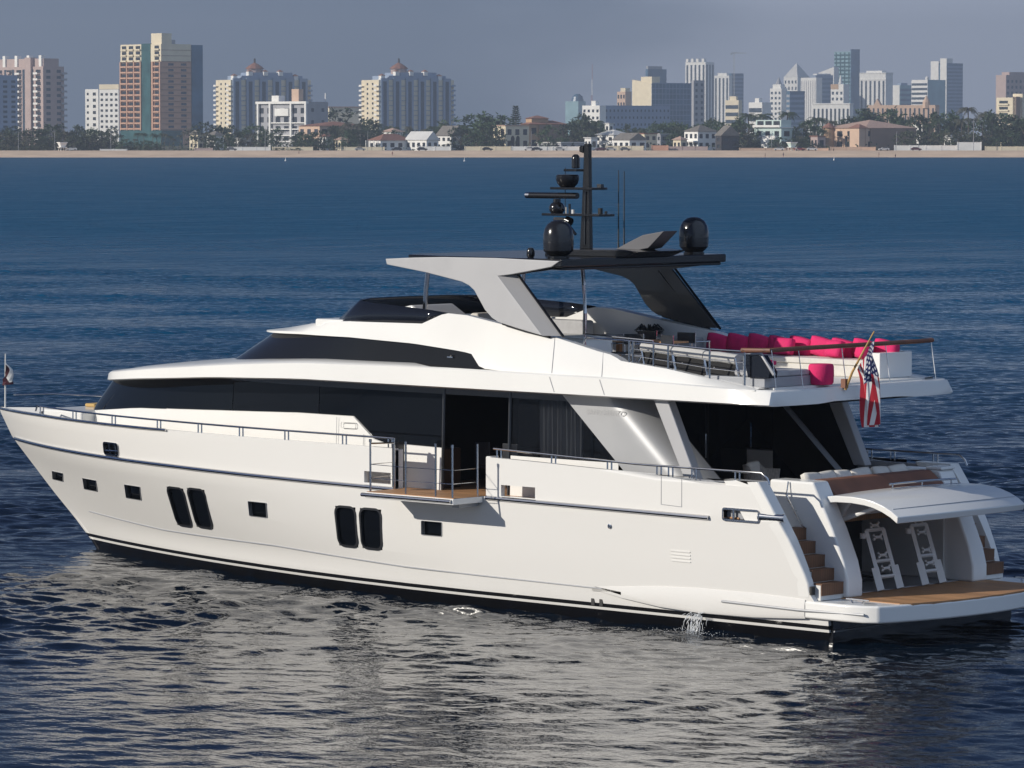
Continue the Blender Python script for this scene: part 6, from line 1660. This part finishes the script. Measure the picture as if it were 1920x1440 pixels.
def palm(seed, mt, lean=.05, n=26):
    rnd.seed(seed); m = MB(); tr = MB()
    top = Vector((lean, lean * .5, .80))
    tr.tube([(0, 0, -.04), (lean * .2, 0, .3), (lean * .7, lean * .3, .6), tuple(top)], [.020, .014, .012, .013], 7)
    for i in range(n):
        a = i * 2.4 + rnd.uniform(-.3, .3); up = rnd.uniform(-.35, .95); L_ = rnd.uniform(.22, .32)
        d = Vector((math.cos(a), math.sin(a), 0)); side = Vector((-d.y, d.x, 0)); p = top.copy(); prev = None
        for k in range(7):
            t = k / 6; q = top + d * L_ * t * (1 - .15 * t) + Vector((0, 0, L_ * (up * t - (.55 + .6 * max(0, up)) * t * t)))
            w = .045 * math.sin(math.pi * min(.98, .12 + t * .86)) + .004
            if prev is not None:
                for sg in (-1, 1):
                    for j in range(2):
                        o = prev.lerp(q, j * .5); e = o + side * sg * w * rnd.uniform(.8, 1.2) + (q - prev) * .6 + Vector((0, 0, -w * .7))
                        m.face([o, prev.lerp(q, j * .5 + .34), e])
                m.face([prev - side * .004, prev + side * .004, q + side * .004, q - side * .004])
            prev = q
    return m.mesh("crown", mt, merge=0), tr.mesh("trunk", m_bark)
def pine(seed, mt):
    rnd.seed(seed); m = MB(); tr = MB(); tr.tube([(0, 0, -.05), (0, 0, .98)], [.03, .004], 6)
    for i in range(16):
        z = .25 + .74 * i / 16
        for j in range(8):
            a = j * .785 + i * .5; r = .22 * (1 - (z - .25) / .85) * rnd.uniform(.7, 1.1)
            for k in range(9):
                t = (k + 1) / 9; c = Vector((math.cos(a) * r * t, math.sin(a) * r * t, z + .02 * t)); leaf_quad(m.bm, c, Vector((math.cos(a), math.sin(a), rnd.uniform(-.3, .8))).normalized(), .012, .05)
    return m.mesh("crown", mt, merge=0), tr.mesh("trunk", m_bark)
BUSH = [bushy(1, m_leaf[0]), bushy(2, m_leaf[1], wide=1.25, low=.08), bushy(3, m_leaf[2], wide=1.1), bushy(4, m_leaf[1], wide=1.5, low=.05), bushy(5, m_leaf[0], wide=1.3, low=.1), bushy(6, m_leaf[3], wide=1.2, low=.08), bushy(7, m_leaf[2], 44, 22, 1.4, .06)]
PALM = [palm(21, m_palm[0]), palm(22, m_palm[1], .10), palm(23, m_palm[0], -.06), palm(24, m_palm[1], .02)]
PINE = [pine(31, m_leaf[0])]
def plant(name, x, D, ytop, label, group, meshes, w=1.0):
    zb = 2.1; h = hgt(ytop, D) - zb
    if h < 1.2: h = 1.2
    t = empty(name, at(x, D, zb), rnd.uniform(0, 6.28)); t.scale = (h * w, h * w, h)
    tag(t, label, "palm" if name == "palm_tree" else "pine" if name == "pine_tree" else "tree", group)
    for nm, me in zip(("crown", "trunk"), meshes):
        o = bpy.data.objects.new(nm, me); COL.objects.link(o); o.parent = t
def belt(x0, x1, n, y0, y1, D0, D1, kinds, label, group, name="shore_tree", w=1.0):
    for i in range(n):
        x = x0 + (x1 - x0) * (i + .5 + rnd.uniform(-.35, .35)) / n
        plant(name, x, rnd.uniform(D0, D1), rnd.uniform(y0 - 2, y1 + 5), label, group, rnd.choice(kinds), w * rnd.uniform(.8, 1.1))
DK = [BUSH[0], BUSH[2], BUSH[4], BUSH[6]]; OL = [BUSH[1], BUSH[3], BUSH[5]]
belt(-12, 222, 15, 234, 243, 1735, 1760, DK, "dark rounded tree in the back row of the belt at far left", "back row of trees at far left", w=1.15)
belt(-8, 215, 14, 246, 256, 1716, 1730, OL + DK[:1], "olive shrubby tree in the front row of the belt at far left", "front row of shrubby trees at far left", w=1.3)
belt(-6, 120, 7, 266, 273, 1709, 1713, OL, "low olive shrub by the sand at far left", "low shrubs by the sand at far left", "beach_shrub", 2.2)
belt(218, 312, 8, 244, 258, 1722, 1760, PALM, "palm before the glazed base of the tan tower", "palms before the tan tower", "palm_tree")
belt(225, 300, 5, 262, 270, 1712, 1720, DK, "dark shrub below the palms of the tan tower", "shrubs before the tan tower", "beach_shrub", 1.6)
belt(305, 425, 12, 240, 252, 1720, 1770, PALM, "palm in the grove right of the tan tower", "palm grove right of the tan tower", "palm_tree")
belt(360, 482, 11, 226, 243, 1790, 1840, DK, "tall dark tree below the left domed tower", "dark trees below the left domed tower", w=1.1)
belt(385, 480, 8, 250, 260, 1716, 1740, DK + OL, "bushy tree behind the bright white garden wall", "bushy trees behind the bright white wall", w=1.2)
belt(482, 580, 10, 240, 254, 1720, 1770, DK + PALM, "dark tree in front of the white framed hotel", "trees before the white framed hotel", w=1.0)
belt(560, 655, 9, 246, 258, 1718, 1750, DK, "dark tree below the long terracotta roof", "trees below the long terracotta roof", w=1.15)
belt(515, 560, 4, 276, 279, 1705, 1707, DK, "low dark hedge plant before the beige wall", "hedge before the beige wall", "beach_shrub", 3)
plant("shore_tree", 643, 2000, 204, "umbrella shaped tree standing clear between the domed towers", None, BUSH[4], 1.3)
belt(622, 700, 8, 215, 232, 1800, 1860, PALM + DK[:1], "palm or tree at the left foot of the lone domed tower", "trees at the left foot of the lone domed tower", w=1.1)
belt(640, 720, 7, 238, 252, 1735, 1770, DK, "dark tree behind the red roofed bungalow", "dark trees behind the red roofed bungalow", w=1.2)
belt(690, 870, 18, 222, 236, 1790, 1850, PALM, "palm in the row below the lone domed tower", "palm row below the lone domed tower", "palm_tree")
belt(700, 850, 9, 240, 250, 1760, 1785, DK, "dark tree behind the white gable houses", "dark trees behind the white gable houses", w=1.2)
belt(862, 925, 7, 226, 244, 1725, 1760, DK + PALM[:1], "dark brownish tree left of the arched villa", "trees left of the arched villa", w=1.2)
belt(880, 955, 4, 211, 220, 1850, 1880, [BUSH[6], BUSH[2]], "broad green tree crown rising behind the arched villa", "broad green trees behind the arched villa", w=1.5)
plant("pine_tree", 967, 1840, 197, "lone dark pine standing above the arched villa", None, PINE[0], .9)
belt(1010, 1068, 5, 234, 256, 1716, 1740, PALM + DK, "palm or bush before the villa's dark side wall", "plants before the villa's dark side wall")
belt(1066, 1125, 9, 208, 236, 1735, 1790, PALM + DK[:2], "palm in the tall group left of the small white block", "tall palms left of the small white block", "palm_tree", 1.1)
belt(1120, 1292, 18, 230, 243, 1800, 1880, DK + PALM[:2], "dark tree in the row behind the white cottages", "trees behind the white cottages", w=1.2)
belt(1260, 1345, 7, 232, 246, 1745, 1770, DK + PALM[:1], "dark tree beside the veranda villa", "trees beside the veranda villa", w=1.1)
belt(1322, 1425, 13, 216, 240, 1735, 1790, PALM + DK[:2], "palm or dark tree between the veranda villa and the mint house", "trees between the veranda villa and the mint house", w=1.1)
for x, yt, lb in ((1403, 199, "tall palm with a ragged head left of the mint house"), (1432, 200, "tall palm behind the mint house's left half"), (1470, 196, "tallest palm, behind the mint house's right half")): plant("palm_tree", x, 1790, yt, lb, None, PALM[(x // 7) % 4], 1.2)
belt(1388, 1420, 4, 246, 260, 1712, 1725, OL, "dry bushy tree left of the mint house", "dry bushes left of the mint house", w=1.3)
belt(1480, 1556, 11, 226, 246, 1735, 1775, DK + PALM[:2], "dark tree between the mint house and the peach villa", "trees between the mint house and the peach villa", w=1.15)
belt(1440, 1550, 10, 258, 268, 1708, 1716, DK, "low dark shrub above the sandy retaining wall", "low shrubs above the sandy retaining wall", "beach_shrub", 1.8)
belt(1505, 1720, 15, 204, 220, 1830, 1900, PALM + DK[:2], "palm or dark tree showing above the peach villa's roof", "trees above the peach villa's roof", w=1.1)
belt(1722, 1800, 8, 206, 224, 1760, 1800, DK + PALM[:1], "tall dark tree at the left of the big grove on the right", "tall trees at the grove's left", w=1.2)
belt(1800, 1872, 7, 188, 214, 1740, 1790, PALM + [BUSH[6]], "tallest palm or tree in the big grove on the right", "tallest trees in the grove on the right", w=1.15)
belt(1690, 1850, 14, 240, 252, 1716, 1735, OL + PALM[1:2], "dry grey-green tree above the bright white walls", "dry trees above the bright white walls", w=1.2)
belt(1850, 1932, 9, 218, 238, 1730, 1780, DK, "dark tree at the right edge of the shore", "dark trees at the right edge", w=1.3)
belt(1850, 1932, 6, 250, 262, 1712, 1722, DK, "low dark tree above the beige wall at the right edge", "low dark trees at the right edge", w=1.4)
m = MB()
for k in range(5200):
    x = rnd.uniform(-60, 1985); D = rnd.uniform(1712, 1900); c = at(x, D, 2.2 + rnd.random() ** 1.5 * 3.4)
    d = Vector((rnd.gauss(0, 1), rnd.gauss(0, 1), rnd.gauss(.2, .7))).normalized(); leaf_quad(m.bm, c, d, rnd.uniform(.2, .5), rnd.uniform(.7, 1.6))
tag(m.build("undergrowth", m_leaf[0], merge=0), kind='stuff')
